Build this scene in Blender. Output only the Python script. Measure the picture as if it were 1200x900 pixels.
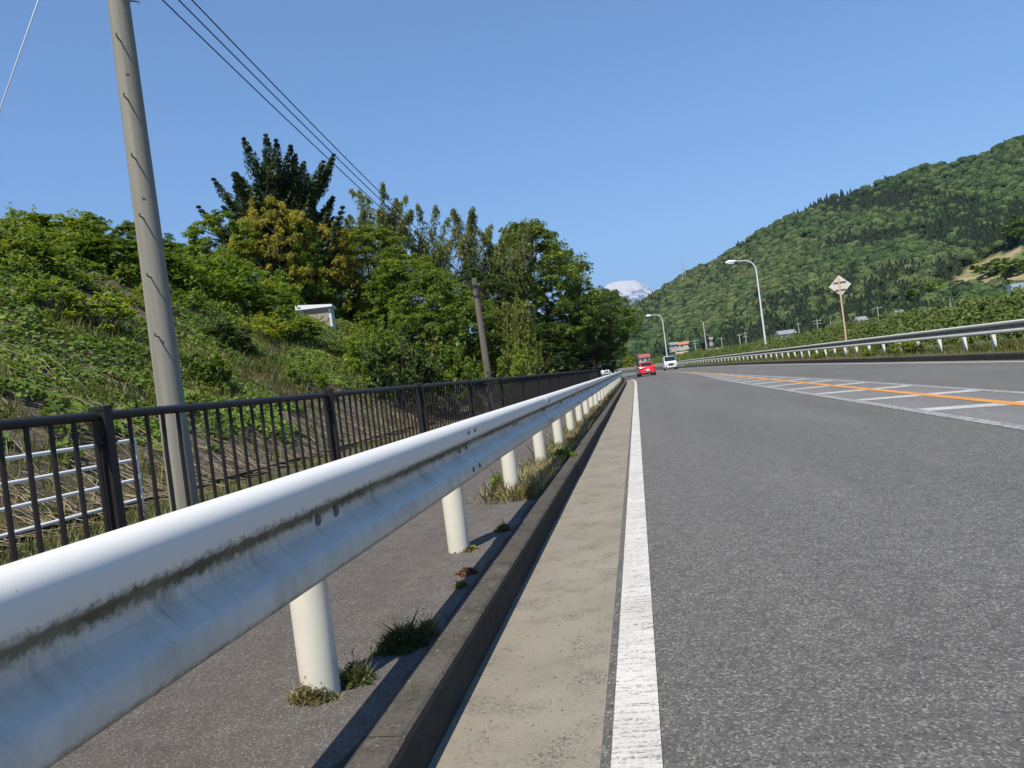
import bpy, math, random
import numpy as np
from mathutils import Vector, Matrix

for o in list(bpy.data.objects):
    bpy.data.objects.remove(o)
SC = bpy.context.scene
COL = SC.collection
R = math.radians

# ------------------------------------------------------------------ camera
CAM_H = 1.08
F_PX = 900.0
ROLL = R(7.4)
YAW = math.atan2(146.5, 900.0)
HOR = -2.1                                   # horizon sits 2 px above the optical axis

cam_d = bpy.data.cameras.new('Camera')
cam_d.sensor_width = 36.0
cam_d.lens = 36.0 * F_PX / 1200.0
cam_d.clip_start = 0.05
cam_d.clip_end = 90000.0
cam = bpy.data.objects.new('Camera', cam_d)
COL.objects.link(cam)
_fw = Vector((-math.sin(YAW), math.cos(YAW), 0))
_r0 = Vector((math.cos(YAW), math.sin(YAW), 0))
_up = Vector((0, 0, 1))
_p = math.atan2(HOR, F_PX)
_f = (_fw * math.cos(_p) + _up * math.sin(_p)).normalized()
_u = (_up * math.cos(_p) - _fw * math.sin(_p)).normalized()
_right = _r0 * math.cos(ROLL) - _u * math.sin(ROLL)
_upv = _r0 * math.sin(ROLL) + _u * math.cos(ROLL)
m = Matrix((_right, _upv, -_f)).transposed().to_4x4()
m.translation = Vector((0, 0, CAM_H))
cam.matrix_world = m
SC.camera = cam

# ------------------------------------------------------------------ light
SUN_FROM = Vector((-0.21, -0.62, 1.0)).normalized()
SUN_EL = math.asin(SUN_FROM.z)
SUN_AZ = math.atan2(SUN_FROM.x, SUN_FROM.y)
world = bpy.data.worlds.new('World')
SC.world = world
world.use_nodes = True
wn = world.node_tree
wn.nodes.clear()
w_out = wn.nodes.new('ShaderNodeOutputWorld')
w_bg = wn.nodes.new('ShaderNodeBackground')
w_sky = wn.nodes.new('ShaderNodeTexSky')
w_sky.sky_type = 'NISHITA'
w_sky.sun_disc = False
w_sky.sun_elevation = SUN_EL
w_sky.sun_rotation = SUN_AZ
w_sky.air_density = 1.0
w_sky.dust_density = 0.0
w_sky.ozone_density = 10.0
w_bg.inputs['Strength'].default_value = 0.12
# camera-like tone curve of the whole sky: the same curve and tint in every direction
w_sc = wn.nodes.new('ShaderNodeVectorMath'); w_sc.operation = 'SCALE'; w_sc.inputs['Scale'].default_value = 0.11
w_ga = wn.nodes.new('ShaderNodeGamma'); w_ga.inputs['Gamma'].default_value = 0.90
w_ti = wn.nodes.new('ShaderNodeVectorMath'); w_ti.operation = 'MULTIPLY'
w_ti.inputs[1].default_value = tuple(c / 0.12 / 1.52 for c in (1.14, 1.30, 1.40))
wn.links.new(w_sky.outputs[0], w_sc.inputs[0])
wn.links.new(w_sc.outputs[0], w_ga.inputs[0])
wn.links.new(w_ga.outputs[0], w_ti.inputs[0])
wn.links.new(w_ti.outputs[0], w_bg.inputs[0])
wn.links.new(w_bg.outputs[0], w_out.inputs[0])
sun_d = bpy.data.lights.new('sun', 'SUN')
sun_d.energy = 5.0
sun_d.angle = R(0.53)
sun_d.color = (1.0, 0.94, 0.83)
sun = bpy.data.objects.new('sun', sun_d)
COL.objects.link(sun)
sun.rotation_euler = SUN_FROM.to_track_quat('Z', 'Y').to_euler()
SC.view_settings.view_transform = 'Standard'
SC.view_settings.look = 'None'
SC.view_settings.gamma = 1.0
SC.view_settings.use_curve_mapping = False
SC.view_settings.exposure = 0.6
SC.render.engine = 'CYCLES'
SC.cycles.max_bounces = 6
SC.cycles.transparent_max_bounces = 6
SC.cycles.volume_bounces = 0

# ------------------------------------------------------------------ pixel helpers
def pdir(px, py):
    dx, dy = px - 600.0, py - 450.0
    return _right * dx - _upv * dy + _f * F_PX
def W(px, py, t):
    return Vector((0, 0, CAM_H)) + pdir(px, py) * t
def to_px(p):
    q = Vector(p) - Vector((0, 0, CAM_H))
    d = q.dot(_f)
    return 600 + q.dot(_right) / d * F_PX, 450 - q.dot(_upv) / d * F_PX

# ------------------------------------------------------------------ road axis (s, offset) -> world
_DS = 1.0
_axis = []
_h, _x, _y = 0.0, 0.0, 0.0
for k in range(0, 700):
    s = k * _DS
    _axis.append((_x, _y, _h))
    curv = 0.0 if s < 48 else (1 / 600.0 if s < 160 else 1 / 320.0)
    if s > 420: curv = 0
    _h += curv * _DS
    _x += -math.sin(_h) * _DS
    _y += math.cos(_h) * _DS
def road(s, off, z=0.0):
    if s <= 0:
        return (off, s, z)
    k = min(int(s / _DS), len(_axis) - 2)
    f = s / _DS - k
    a, b = _axis[k], _axis[k + 1]
    x = a[0] + (b[0] - a[0]) * f
    y = a[1] + (b[1] - a[1]) * f
    h = a[2] + (b[2] - a[2]) * f
    return (x + off * math.cos(h), y + off * math.sin(h), z)
def heading(s):
    return _axis[max(0, min(int(s), len(_axis) - 1))][2]
_AX = np.array(_axis)
def to_road(x, y):
    if y < 40: return y, x
    d = (_AX[:, 0] - x) ** 2 + (_AX[:, 1] - y) ** 2
    k = int(d.argmin())
    ax, ay, h = _axis[k]
    return float(k) + (-(x - ax) * math.sin(h) + (y - ay) * math.cos(h)), (x - ax) * math.cos(h) + (y - ay) * math.sin(h)

def sstep(a, b, x):
    t = min(1.0, max(0.0, (x - a) / (b - a)))
    return t * t * (3 - 2 * t)
def vnoise(x, y, seed=0):
    def h(i, j):
        n = (i * 374761393 + j * 668265263 + seed * 974711) & 0xffffffff
        n = ((n ^ (n >> 13)) * 1274126177) & 0xffffffff
        return ((n ^ (n >> 16)) & 0xffff) / 65535.0
    i, j = math.floor(x), math.floor(y)
    u, v = x - i, y - j
    u = u * u * (3 - 2 * u); v = v * v * (3 - 2 * v)
    return (h(i, j) * (1 - u) + h(i + 1, j) * u) * (1 - v) + (h(i, j + 1) * (1 - u) + h(i + 1, j + 1) * u) * v

# left embankment height in road coordinates
EMB_FOOT = -6.5
def emb(s, off):
    d = max(0.0, EMB_FOOT - off)
    fade = 1.0 - 0.75 * sstep(95, 170, s)
    z = 0.10 + fade * (0.66 * min(d, 9.5) + 0.14 * max(0.0, min(d, 70) - 9.5))
    if d > 0.3:
        z += min(1, d / 3) * (0.5 * (vnoise(s * .35, off * .35, 3) - .5) + 0.22 * (vnoise(s * 1.2, off * 1.2, 5) - .5))
    return z
def emb_w(x, y):
    s, off = to_road(x, y)
    return emb(s, off)

# ------------------------------------------------------------------ mesh helpers
class MB:
    def __init__(self):
        self.v, self.f = [], []
    def add(self, verts, faces):
        b = len(self.v)
        self.v += [tuple(p) for p in verts]
        self.f += [tuple(i + b for i in f) for f in faces]
        return self
    def box(self, c, size, rot=None):
        hx, hy, hz = size[0] / 2, size[1] / 2, size[2] / 2
        vs = [Vector((sx * hx, sy * hy, sz * hz)) for sx in (-1, 1) for sy in (-1, 1) for sz in (-1, 1)]
        if rot is not None: vs = [rot @ v for v in vs]
        c = Vector(c)
        return self.add([v + c for v in vs], [(0, 1, 3, 2), (4, 6, 7, 5), (0, 4, 5, 1), (2, 3, 7, 6), (0, 2, 6, 4), (1, 5, 7, 3)])
    def tube(self, pts, rad, seg=8, cap=True):
        pts = [Vector(p) for p in pts]
        if not hasattr(rad, '__len__'): rad = [rad] * len(pts)
        rings = []
        n0 = None
        for i, p in enumerate(pts):
            d = (pts[min(i + 1, len(pts) - 1)] - pts[max(i - 1, 0)])
            if d.length < 1e-9: d = Vector((0, 0, 1))
            d.normalize()
            if n0 is None:
                n0 = d.orthogonal().normalized()
            n0 = (n0 - d * n0.dot(d))
            if n0.length < 1e-6: n0 = d.orthogonal()
            n0.normalize()
            b = d.cross(n0)
            rings.append([p + (n0 * math.cos(2 * math.pi * k / seg) + b * math.sin(2 * math.pi * k / seg)) * rad[i] for k in range(seg)])
        base = len(self.v)
        for r in rings: self.v += [tuple(q) for q in r]
        for i in range(len(rings) - 1):
            for k in range(seg):
                a = base + i * seg + k; b2 = base + i * seg + (k + 1) % seg
                self.f.append((a, b2, b2 + seg, a + seg))
        if cap:
            self.f.append(tuple(base + k for k in reversed(range(seg))))
            self.f.append(tuple(base + (len(rings) - 1) * seg + k for k in range(seg)))
        return self
    def prism(self, poly, axis_pts):
        """poly: list of (a,b); axis_pts: function (a,b,k)->point for k = 0,1"""
        n = len(poly)
        vs = [axis_pts(a, b, 0) for a, b in poly] + [axis_pts(a, b, 1) for a, b in poly]
        fs = [(i, (i + 1) % n, n + (i + 1) % n, n + i) for i in range(n)]
        fs += [tuple(reversed(range(n))), tuple(range(n, 2 * n))]
        return self.add(vs, fs)
    def mesh(self, name='m', smooth=False, auto=None):
        me = bpy.data.meshes.new(name)
        me.from_pydata(self.v, [], self.f)
        me.update()
        if smooth:
            me.polygons.foreach_set('use_smooth', [True] * len(me.polygons))
            if auto:
                me.set_sharp_from_angle(angle=R(auto))
        return me

def obj(name, me, mat, parent=None, smooth=False, auto=None):
    if isinstance(me, MB): me = me.mesh(name, smooth, auto)
    if mat is not None and len(me.materials) == 0: me.materials.append(mat)
    o = bpy.data.objects.new(name, me)
    COL.objects.link(o)
    if parent is not None: o.parent = parent
    return o
def tag(o, label, cat, group=None):
    o['label'] = label
    o['category'] = cat
    if group: o['group'] = group
    return o
def thing(name, label, cat, loc=(0, 0, 0), rz=0.0, group=None):
    o = bpy.data.objects.new(name, None)
    COL.objects.link(o)
    o.empty_display_size = 0.2
    o.location = loc
    o.rotation_euler = (0, 0, rz)
    return tag(o, label, cat, group)
def struct(o, label=None):
    o['kind'] = 'structure'
    if label: o['label'] = label
    return o
def stuff(o, label=None, cat=None):
    o['kind'] = 'stuff'
    if label: o['label'] = label
    if cat: o['category'] = cat
    return o
def quads_mesh(name, V, tint=None, nv=4):
    """V: (N, nv, 3) array -> mesh of N polygons"""
    N = V.shape[0]
    me = bpy.data.meshes.new(name)
    me.vertices.add(N * nv)
    me.vertices.foreach_set('co', V.reshape(-1).astype(np.float32))
    me.loops.add(N * nv)
    me.loops.foreach_set('vertex_index', np.arange(N * nv, dtype=np.int32))
    me.polygons.add(N)
    me.polygons.foreach_set('loop_start', np.arange(0, N * nv, nv, dtype=np.int32))
    me.update(calc_edges=True)
    if tint is not None:
        at = me.attributes.new('tint', 'FLOAT', 'FACE')
        at.data.foreach_set('value', tint.astype(np.float32))
    return me
def unit(a):
    return a / np.maximum(np.linalg.norm(a, axis=-1, keepdims=True), 1e-9)
def leaf_quads(C, Nrm, L, Wd, rng, A=None, fold=0.18):
    """folded diamond leaves"""
    n = C.shape[0]
    if A is None: A = rng.normal(size=(n, 3))
    A = unit(A - Nrm * (A * Nrm).sum(1, keepdims=True))
    B = np.cross(Nrm, A)
    L = L[:, None]; Wd = Wd[:, None]
    V = np.stack([C - A * L * .5, C + B * Wd * .5 + Nrm * Wd * fold + A * L * .05,
                  C + A * L * .5 - Nrm * L * .12, C - B * Wd * .5 + Nrm * Wd * fold + A * L * .05], axis=1)
    return V
def blade_tris(P, H, Wd, lean, rng):
    """thin grass blades: triangles bent outward"""
    n = P.shape[0]
    a = rng.uniform(0, 2 * np.pi, n)
    side = np.stack([np.cos(a), np.sin(a), np.zeros(n)], 1) * Wd[:, None] * .5
    b = a + rng.uniform(-1.2, 1.2, n) + np.pi / 2
    le = np.stack([np.cos(b) * lean, np.sin(b) * lean, np.ones(n)], 1)
    T = P + le * H[:, None]
    M = P + le * H[:, None] * .5 - np.stack([np.cos(b), np.sin(b), np.zeros(n)], 1) * (lean * H * .12)[:, None]
    return np.stack([P - side, P + side, M + side * .75, T, M - side * .75], 1)

# ------------------------------------------------------------------ materials
def new_mat(name):
    ma = bpy.data.materials.new(name)
    ma.use_nodes = True
    nt = ma.node_tree
    nt.nodes.clear()
    out = nt.nodes.new('ShaderNodeOutputMaterial')
    return ma, nt, out
def N(nt, kind, **kw):
    n = nt.nodes.new(kind)
    for k, v in kw.items():
        if k.startswith('i_'):
            n.inputs[k[2:].replace('_', ' ')].default_value = v
        else:
            setattr(n, k, v)
    return n
def L(nt, a, b): nt.links.new(a, b)
def ramp(nt, src, stops, interp='LINEAR'):
    r = nt.nodes.new('ShaderNodeValToRGB')
    r.color_ramp.interpolation = interp
    el = r.color_ramp.elements
    while len(el) < len(stops): el.new(0.5)
    for e, (p, c) in zip(el, stops):
        e.position = p
        e.color = (c[0], c[1], c[2], 1) if hasattr(c, '__len__') else (c, c, c, 1)
    L(nt, src, r.inputs[0])
    return r.outputs[0]
def noise(nt, scale, detail=4, rough=.55, vec=None, dist=0):
    n = N(nt, 'ShaderNodeTexNoise')
    n.inputs['Scale'].default_value = scale
    n.inputs['Detail'].default_value = detail
    n.inputs['Roughness'].default_value = rough
    n.inputs['Distortion'].default_value = dist
    if vec is not None: L(nt, vec, n.inputs['Vector'])
    return n.outputs['Fac']
def voro(nt, scale, vec=None, feature='F1', out='Distance', rnd=1.0):
    n = N(nt, 'ShaderNodeTexVoronoi', feature=feature)
    n.inputs['Scale'].default_value = scale
    n.inputs['Randomness'].default_value = rnd
    if vec is not None: L(nt, vec, n.inputs['Vector'])
    return n.outputs[out]
def mixc(nt, fac, a, b, mode='MIX'):
    n = N(nt, 'ShaderNodeMix', data_type='RGBA', blend_type=mode)
    if hasattr(fac, 'is_output'): L(nt, fac, n.inputs[0])
    else: n.inputs[0].default_value = fac
    for v, i in ((a, 6), (b, 7)):
        if hasattr(v, 'is_output'): L(nt, v, n.inputs[i])
        else: n.inputs[i].default_value = (v[0], v[1], v[2], 1)
    return n.outputs[2]
def math_(nt, op, a, b=None, c=None):
    n = N(nt, 'ShaderNodeMath', operation=op)
    for v, i in ((a, 0), (b, 1), (c, 2)):
        if v is None: continue
        if hasattr(v, 'is_output'): L(nt, v, n.inputs[i])
        else: n.inputs[i].default_value = v
    return n.outputs[0]
def texco(nt, which='Object'): return N(nt, 'ShaderNodeTexCoord').outputs[which]
def mapping(nt, vec, scale=(1, 1, 1), loc=(0, 0, 0)):
    n = N(nt, 'ShaderNodeMapping')
    n.inputs['Scale'].default_value = scale
    n.inputs['Location'].default_value = loc
    L(nt, vec, n.inputs['Vector'])
    return n.outputs[0]
def bump(nt, h, strength, dist):
    n = N(nt, 'ShaderNodeBump')
    n.inputs['Strength'].default_value = strength
    n.inputs['Distance'].default_value = dist
    L(nt, h, n.inputs['Height'])
    return n.outputs[0]
def principled(nt, out, col, rough=.6, metal=0.0, normal=None, spec=.5, coat=0.0, coat_rough=.1):
    p = N(nt, 'ShaderNodeBsdfPrincipled')
    if hasattr(col, 'is_output'): L(nt, col, p.inputs['Base Color'])
    else: p.inputs['Base Color'].default_value = (col[0], col[1], col[2], 1)
    if hasattr(rough, 'is_output'): L(nt, rough, p.inputs['Roughness'])
    else: p.inputs['Roughness'].default_value = rough
    p.inputs['Metallic'].default_value = metal
    p.inputs['Specular IOR Level'].default_value = spec
    p.inputs['Coat Weight'].default_value = coat
    p.inputs['Coat Roughness'].default_value = coat_rough
    if normal is not None: L(nt, normal, p.inputs['Normal'])
    L(nt, p.outputs[0], out.inputs[0])
    return p
def plain(name, col, rough=.6, metal=0.0, spec=.5, coat=0.0, var=.12, scale=6.0, bmp=0.0):
    ma, nt, out = new_mat(name)
    co = texco(nt)
    n = noise(nt, scale, 5, .6, co)
    c = mixc(nt, n, [x * (1 - var) for x in col], [min(1, x * (1 + var)) for x in col])
    nm = bump(nt, noise(nt, scale * 6, 3, .6, co), bmp, .01) if bmp else None
    principled(nt, out, c, rough, metal, nm, spec, coat)
    return ma

def leaf_mat(name, dark, light, transl=.35, rough=.5, spec=.35):
    ma, nt, out = new_mat(name)
    at = N(nt, 'ShaderNodeAttribute', attribute_name='tint')
    oi = N(nt, 'ShaderNodeObjectInfo')
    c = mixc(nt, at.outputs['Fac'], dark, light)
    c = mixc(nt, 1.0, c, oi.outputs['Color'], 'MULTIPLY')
    p = N(nt, 'ShaderNodeBsdfPrincipled')
    L(nt, c, p.inputs['Base Color'])
    p.inputs['Roughness'].default_value = rough
    p.inputs['Specular IOR Level'].default_value = spec
    tr = N(nt, 'ShaderNodeBsdfTranslucent')
    c2 = mixc(nt, 1.0, c, (1.25, 1.15, .55), 'MULTIPLY')
    L(nt, c2, tr.inputs[0])
    mx = N(nt, 'ShaderNodeMixShader')
    mx.inputs[0].default_value = transl
    L(nt, p.outputs[0], mx.inputs[1]); L(nt, tr.outputs[0], mx.inputs[2])
    L(nt, mx.outputs[0], out.inputs[0])
    return ma

def asphalt_mat(name, base, light, dark, chip=75.0, warm=(0.0, 0.0, 0.0), chips=.5):
    ma, nt, out = new_mat(name)
    co = texco(nt)
    # aggregate: each voronoi cell takes its own grey
    cellc = N(nt, 'ShaderNodeTexVoronoi'); cellc.inputs['Scale'].default_value = chip; L(nt, co, cellc.inputs['Vector'])
    sep = N(nt, 'ShaderNodeSeparateColor'); L(nt, cellc.outputs['Color'], sep.inputs[0])
    chipc = ramp(nt, sep.outputs[0], [(0, dark), (.22, base), (.72, base), (.86, light), (1, [x * 1.55 for x in light])])
    fine = noise(nt, chip * 2.5, 3, .7, co)
    chipc = mixc(nt, 1.0, chipc, ramp(nt, fine, [(.3, .72), (.7, 1.25)]), 'MULTIPLY')
    c = mixc(nt, chips, base, chipc)
    mid = noise(nt, 9.0, 5, .65, co)
    c = mixc(nt, 1.0, c, ramp(nt, mid, [(.3, .82), (.7, 1.16)]), 'MULTIPLY')
    big = noise(nt, 1.0, 4, .6, mapping(nt, co, (.9, .12, 1)))
    c = mixc(nt, 1.0, c, ramp(nt, big, [(.3, .86), (.7, 1.12)]), 'MULTIPLY')
    hgt = math_(nt, 'ADD', math_(nt, 'MULTIPLY', cellc.outputs['Distance'], -1.0), fine)
    principled(nt, out, c, .82, 0, bump(nt, hgt, .55, .006), .35)
    return ma

M = {}
M['asphalt'] = asphalt_mat('road_asphalt', (.106, .101, .093), (.20, .192, .172), (.036, .035, .034), 135, chips=.75)
M['asphalt_old'] = asphalt_mat('old_pale_asphalt', (.15, .147, .14), (.24, .235, .225), (.07, .07, .07), 135, chips=.6)
M['walk'] = asphalt_mat('footway_asphalt', (.096, .084, .073), (.165, .148, .13), (.045, .04, .036), 170, chips=.6)

def gutter_mat():
    ma, nt, out = new_mat('gutter_concrete')
    co = texco(nt)
    base = (.25, .225, .185)
    n1 = noise(nt, 1.6, 6, .65, co)
    c = ramp(nt, n1, [(.28, (.19, .168, .13)), (.5, (.225, .198, .154)), (.72, (.252, .224, .176))])
    cell = N(nt, 'ShaderNodeTexVoronoi'); cell.inputs['Scale'].default_value = 120; L(nt, co, cell.inputs['Vector'])
    sep = N(nt, 'ShaderNodeSeparateColor'); L(nt, cell.outputs['Color'], sep.inputs[0])
    worn = ramp(nt, noise(nt, 4.5, 4, .6, co), [(.48, 0.0), (.62, 1.0)])
    grit = ramp(nt, sep.outputs[0], [(0, .45), (.25, .85), (.8, 1.0), (1, 1.25)])
    c2 = mixc(nt, 1.0, c, grit, 'MULTIPLY')
    c2 = mixc(nt, 1.0, c2, (.92, .93, .94), 'MULTIPLY')
    c = mixc(nt, worn, c, c2)
    sp = ramp(nt, noise(nt, 55, 3, .7, co), [(.30, .42), (.37, 1.0)])
    c = mixc(nt, 1.0, c, sp, 'MULTIPLY')
    h = math_(nt, 'ADD', noise(nt, 160, 3, .7, co), math_(nt, 'MULTIPLY', cell.outputs['Distance'], -.7))
    principled(nt, out, c, .85, 0, bump(nt, h, .5, .004), .3)
    return ma
M['gutter'] = gutter_mat()

def kerb_mat(name='kerb_concrete', a=(.038, .033, .026), b=(.082, .072, .058), cc=(.24, .21, .165)):
    ma, nt, out = new_mat(name)
    co = texco(nt)
    oi = N(nt, 'ShaderNodeObjectInfo')
    n1 = noise(nt, 5, 7, .7, co)
    c = ramp(nt, n1, [(.3, a), (.52, b), (.74, [x * 1.25 for x in b])])
    lich = ramp(nt, noise(nt, 38, 4, .75, co), [(.6, 0.0), (.68, 1.0)])
    c = mixc(nt, math_(nt, 'MULTIPLY', lich, .7), c, cc)
    pit = ramp(nt, noise(nt, 120, 2, .6, co), [(.32, .45), (.45, 1.0)])
    c = mixc(nt, 1.0, c, pit, 'MULTIPLY')
    # near-black tone mixed in on upright faces, fading out towards level tops
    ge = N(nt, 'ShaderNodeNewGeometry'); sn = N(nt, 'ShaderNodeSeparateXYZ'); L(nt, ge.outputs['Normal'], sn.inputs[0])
    steep_dark = math_(nt, 'MULTIPLY', ramp(nt, math_(nt, 'ABSOLUTE', sn.outputs[2]), [(.35, 1.0), (.8, 0.0)]), ramp(nt, n1, [(.2, .95), (.75, .7)]))
    c = mixc(nt, steep_dark, c, (.022, .021, .018))
    c = mixc(nt, 1.0, c, ramp(nt, oi.outputs['Random'], [(0, .88), (1, 1.1)]), 'MULTIPLY')
    h = math_(nt, 'ADD', noise(nt, 140, 4, .7, co), noise(nt, 22, 3, .6, co))
    principled(nt, out, c, .9, 0, bump(nt, h, .6, .006), .25)
    return ma
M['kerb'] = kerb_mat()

def paint_mat(name, col, under=(.09, .09, .092), wear=.5, streak=(3.0, 26.0, 1.0), hi=.06):
    ma, nt, out = new_mat(name)
    co = texco(nt)
    n1 = noise(nt, 1.0, 6, .75, mapping(nt, co, (streak[0], streak[1], 1)))
    n2 = noise(nt, 90, 3, .7, co)
    f = math_(nt, 'ADD', math_(nt, 'MULTIPLY', n1, .62), math_(nt, 'MULTIPLY', n2, .38))
    msk = ramp(nt, f, [(wear - hi, 0.0), (wear + .02, 1.0)])
    tone = ramp(nt, noise(nt, 2.5, 4, .6, co), [(.3, .8), (.7, 1.0)])
    cc = mixc(nt, 1.0, col, tone, 'MULTIPLY')
    c = mixc(nt, msk, under, cc)
    principled(nt, out, c, .7, 0, bump(nt, n2, .35, .004), .35)
    return ma
M['line'] = paint_mat('white_line_paint', (.56, .54, .49), wear=.47, streak=(5, 60, 1), under=(.17, .165, .155))
M['line_worn'] = paint_mat('worn_white_line_paint', (.42, .41, .385), wear=.53, hi=.09, streak=(12, 12, 1))
M['stripe'] = paint_mat('zebra_stripe_paint', (.46, .45, .42), wear=.45, streak=(18, 18, 1))
M['orange'] = paint_mat('orange_line_paint', (.58, .25, .045), wear=.38, streak=(18, 18, 1))

def rail_mat(name, dirt=1.0, base=(.67, .655, .615), film_amt=0.0):
    """UV: u = metres along, v = height over the bottom edge (m)"""
    ma, nt, out = new_mat(name)
    uv = N(nt, 'ShaderNodeUVMap').outputs[0]
    sp = N(nt, 'ShaderNodeSeparateXYZ'); L(nt, uv, sp.inputs[0])
    u, v = sp.outputs[0], sp.outputs[1]
    edge = noise(nt, 1.0, 6, .8, mapping(nt, uv, (34, 30, 1)))
    vv = math_(nt, 'ADD', v, math_(nt, 'MULTIPLY', math_(nt, 'SUBTRACT', edge, .5), .075))
    # moss line under the upper ridge
    band = math_(nt, 'SUBTRACT', 1.0, math_(nt, 'DIVIDE', math_(nt, 'ABSOLUTE', math_(nt, 'SUBTRACT', vv, .206)), .037))
    band = ramp(nt, band, [(.0, 0.0), (.55, 1.0)])
    amt = ramp(nt, noise(nt, 1.0, 4, .6, mapping(nt, uv, (2.2, .1, 1))), [(.2, .55), (.55, 1.0)])
    band = math_(nt, 'MULTIPLY', band, amt)
    # runs below it
    runs = noise(nt, 1.0, 5, .7, mapping(nt, uv, (40, 3.2, 1)), dist=.5)
    runs = ramp(nt, runs, [(.42, 0.0), (.60, 1.0)])
    big = ramp(nt, noise(nt, 1.0, 2, .5, mapping(nt, uv, (5.5, .2, 1), (3.1, 0, 0))), [(.46, .10), (.66, .85)])
    zone = math_(nt, 'MULTIPLY', ramp(nt, v, [(.085, 0.0), (.17, 1.0)]), ramp(nt, v, [(.20, 1.0), (.222, 0.0)]))
    runs = math_(nt, 'MULTIPLY', math_(nt, 'MULTIPLY', runs, zone), big)
    lip = math_(nt, 'MULTIPLY', ramp(nt, vv, [(.002, 1.0), (.03, 0.0)]), .85)
    film = ramp(nt, noise(nt, 1.0, 5, .65, mapping(nt, uv, (3, 9, 1))), [(.32, .04), (.75, .34)])
    film = math_(nt, 'MULTIPLY', film, ramp(nt, v, [(.20, 1.0), (.24, .12)]))
    lowf = math_(nt, 'MULTIPLY', ramp(nt, vv, [(.085, .50), (.115, 0.0)]), ramp(nt, noise(nt, 1.0, 5, .7, mapping(nt, uv, (6, 3, 1))), [(.3, .3), (.7, 1.0)]))
    film = math_(nt, 'MAXIMUM', film, lowf)
    specks = ramp(nt, noise(nt, 120, 2, .5, uv), [(.72, 0.0), (.76, .6)])
    f = math_(nt, 'MAXIMUM', math_(nt, 'MAXIMUM', band, runs), math_(nt, 'MAXIMUM', lip, specks))
    f = math_(nt, 'MULTIPLY', f, dirt)
    if film_amt:
        tr_ = math_(nt, 'MULTIPLY', math_(nt, 'MULTIPLY', ramp(nt, vv, [(.10, 0.0), (.14, 1.0)]), ramp(nt, vv, [(.30, 1.0), (.33, 0.0)])), film_amt)
        f = math_(nt, 'MAXIMUM', f, tr_)
    dc = mixc(nt, edge, (.05, .048, .03), (.16, .15, .105))
    base2 = mixc(nt, math_(nt, 'MULTIPLY', film, 2.0), base, (.40, .375, .32))
    c = mixc(nt, f, base2, dc)
    rg = math_(nt, 'ADD', .46, math_(nt, 'MULTIPLY', f, .5))
    principled(nt, out, c, rg, 0, bump(nt, math_(nt, 'MULTIPLY', f, edge), .4, .003), .5)
    return ma
M['rail'] = rail_mat('guard_rail_paint')
M['rail_old'] = rail_mat('old_guard_rail_paint', 1.0, (.62, .61, .57), .62)
M['post'] = plain('cream_post_paint', (.58, .545, .45), .45, var=.10, scale=7, bmp=.06)
M['post_white'] = plain('white_post_paint', (.74, .73, .7), .5, var=.08)
M['bolt'] = plain('bolt_steel', (.13, .125, .115), .6, metal=.2, var=.25, scale=40)
M['fence'] = plain('dark_brown_fence_paint', (.020, .017, .016), .48, var=.12, scale=15, spec=.35)
M['white_pipe'] = plain('white_pipe_paint', (.72, .73, .72), .45, var=.06)
def pole_mat(name, col, streak=.25):
    ma, nt, out = new_mat(name)
    co = texco(nt)
    st = noise(nt, 1.0, 5, .65, mapping(nt, co, (14, 14, .35)))
    c = ramp(nt, st, [(.3, [x * (1 - streak) for x in col]), (.7, [x * (1 + streak * .7) for x in col])])
    fn = noise(nt, 70, 4, .7, co)
    c = mixc(nt, 1.0, c, ramp(nt, fn, [(.3, .86), (.7, 1.08)]), 'MULTIPLY')
    principled(nt, out, c, .85, 0, bump(nt, fn, .25, .004), .3)
    return ma
M['conc_pole'] = pole_mat('concrete_pole', (.25, .232, .19))
M['conc_pole_b'] = pole_mat('weathered_pole', (.14, .12, .10))
M['far_pole'] = pole_mat('pale_pole', (.42, .40, .37), .1)
M['steel'] = plain('galvanised_steel', (.42, .44, .46), .4, metal=.5, var=.1)
M['lamp'] = plain('lamp_grey_paint', (.62, .65, .68), .4, var=.05)
M['rusty'] = plain('peach_post_paint', (.60, .40, .26), .6, var=.18, scale=8)
M['signback'] = plain('sign_back_aluminium', (.60, .55, .47), .5, metal=.15, var=.08)
M['dark'] = plain('dark_rubber', (.02, .02, .021), .6)
M['wire'] = plain('black_wire', (.015, .015, .017), .6)
M['wire_pale'] = plain('pale_wire', (.62, .64, .66), .5)
M['bark'] = plain('bark', (.085, .066, .05), .9, var=.4, scale=14, bmp=.5)
M['bark_pale'] = plain('pale_bark', (.15, .125, .10), .9, var=.35, scale=14, bmp=.5)
M['culm'] = plain('bamboo_culm', (.16, .19, .07), .5, var=.25)
M['deadstem'] = plain('dry_stem', (.30, .23, .15), .85, var=.3)

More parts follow.
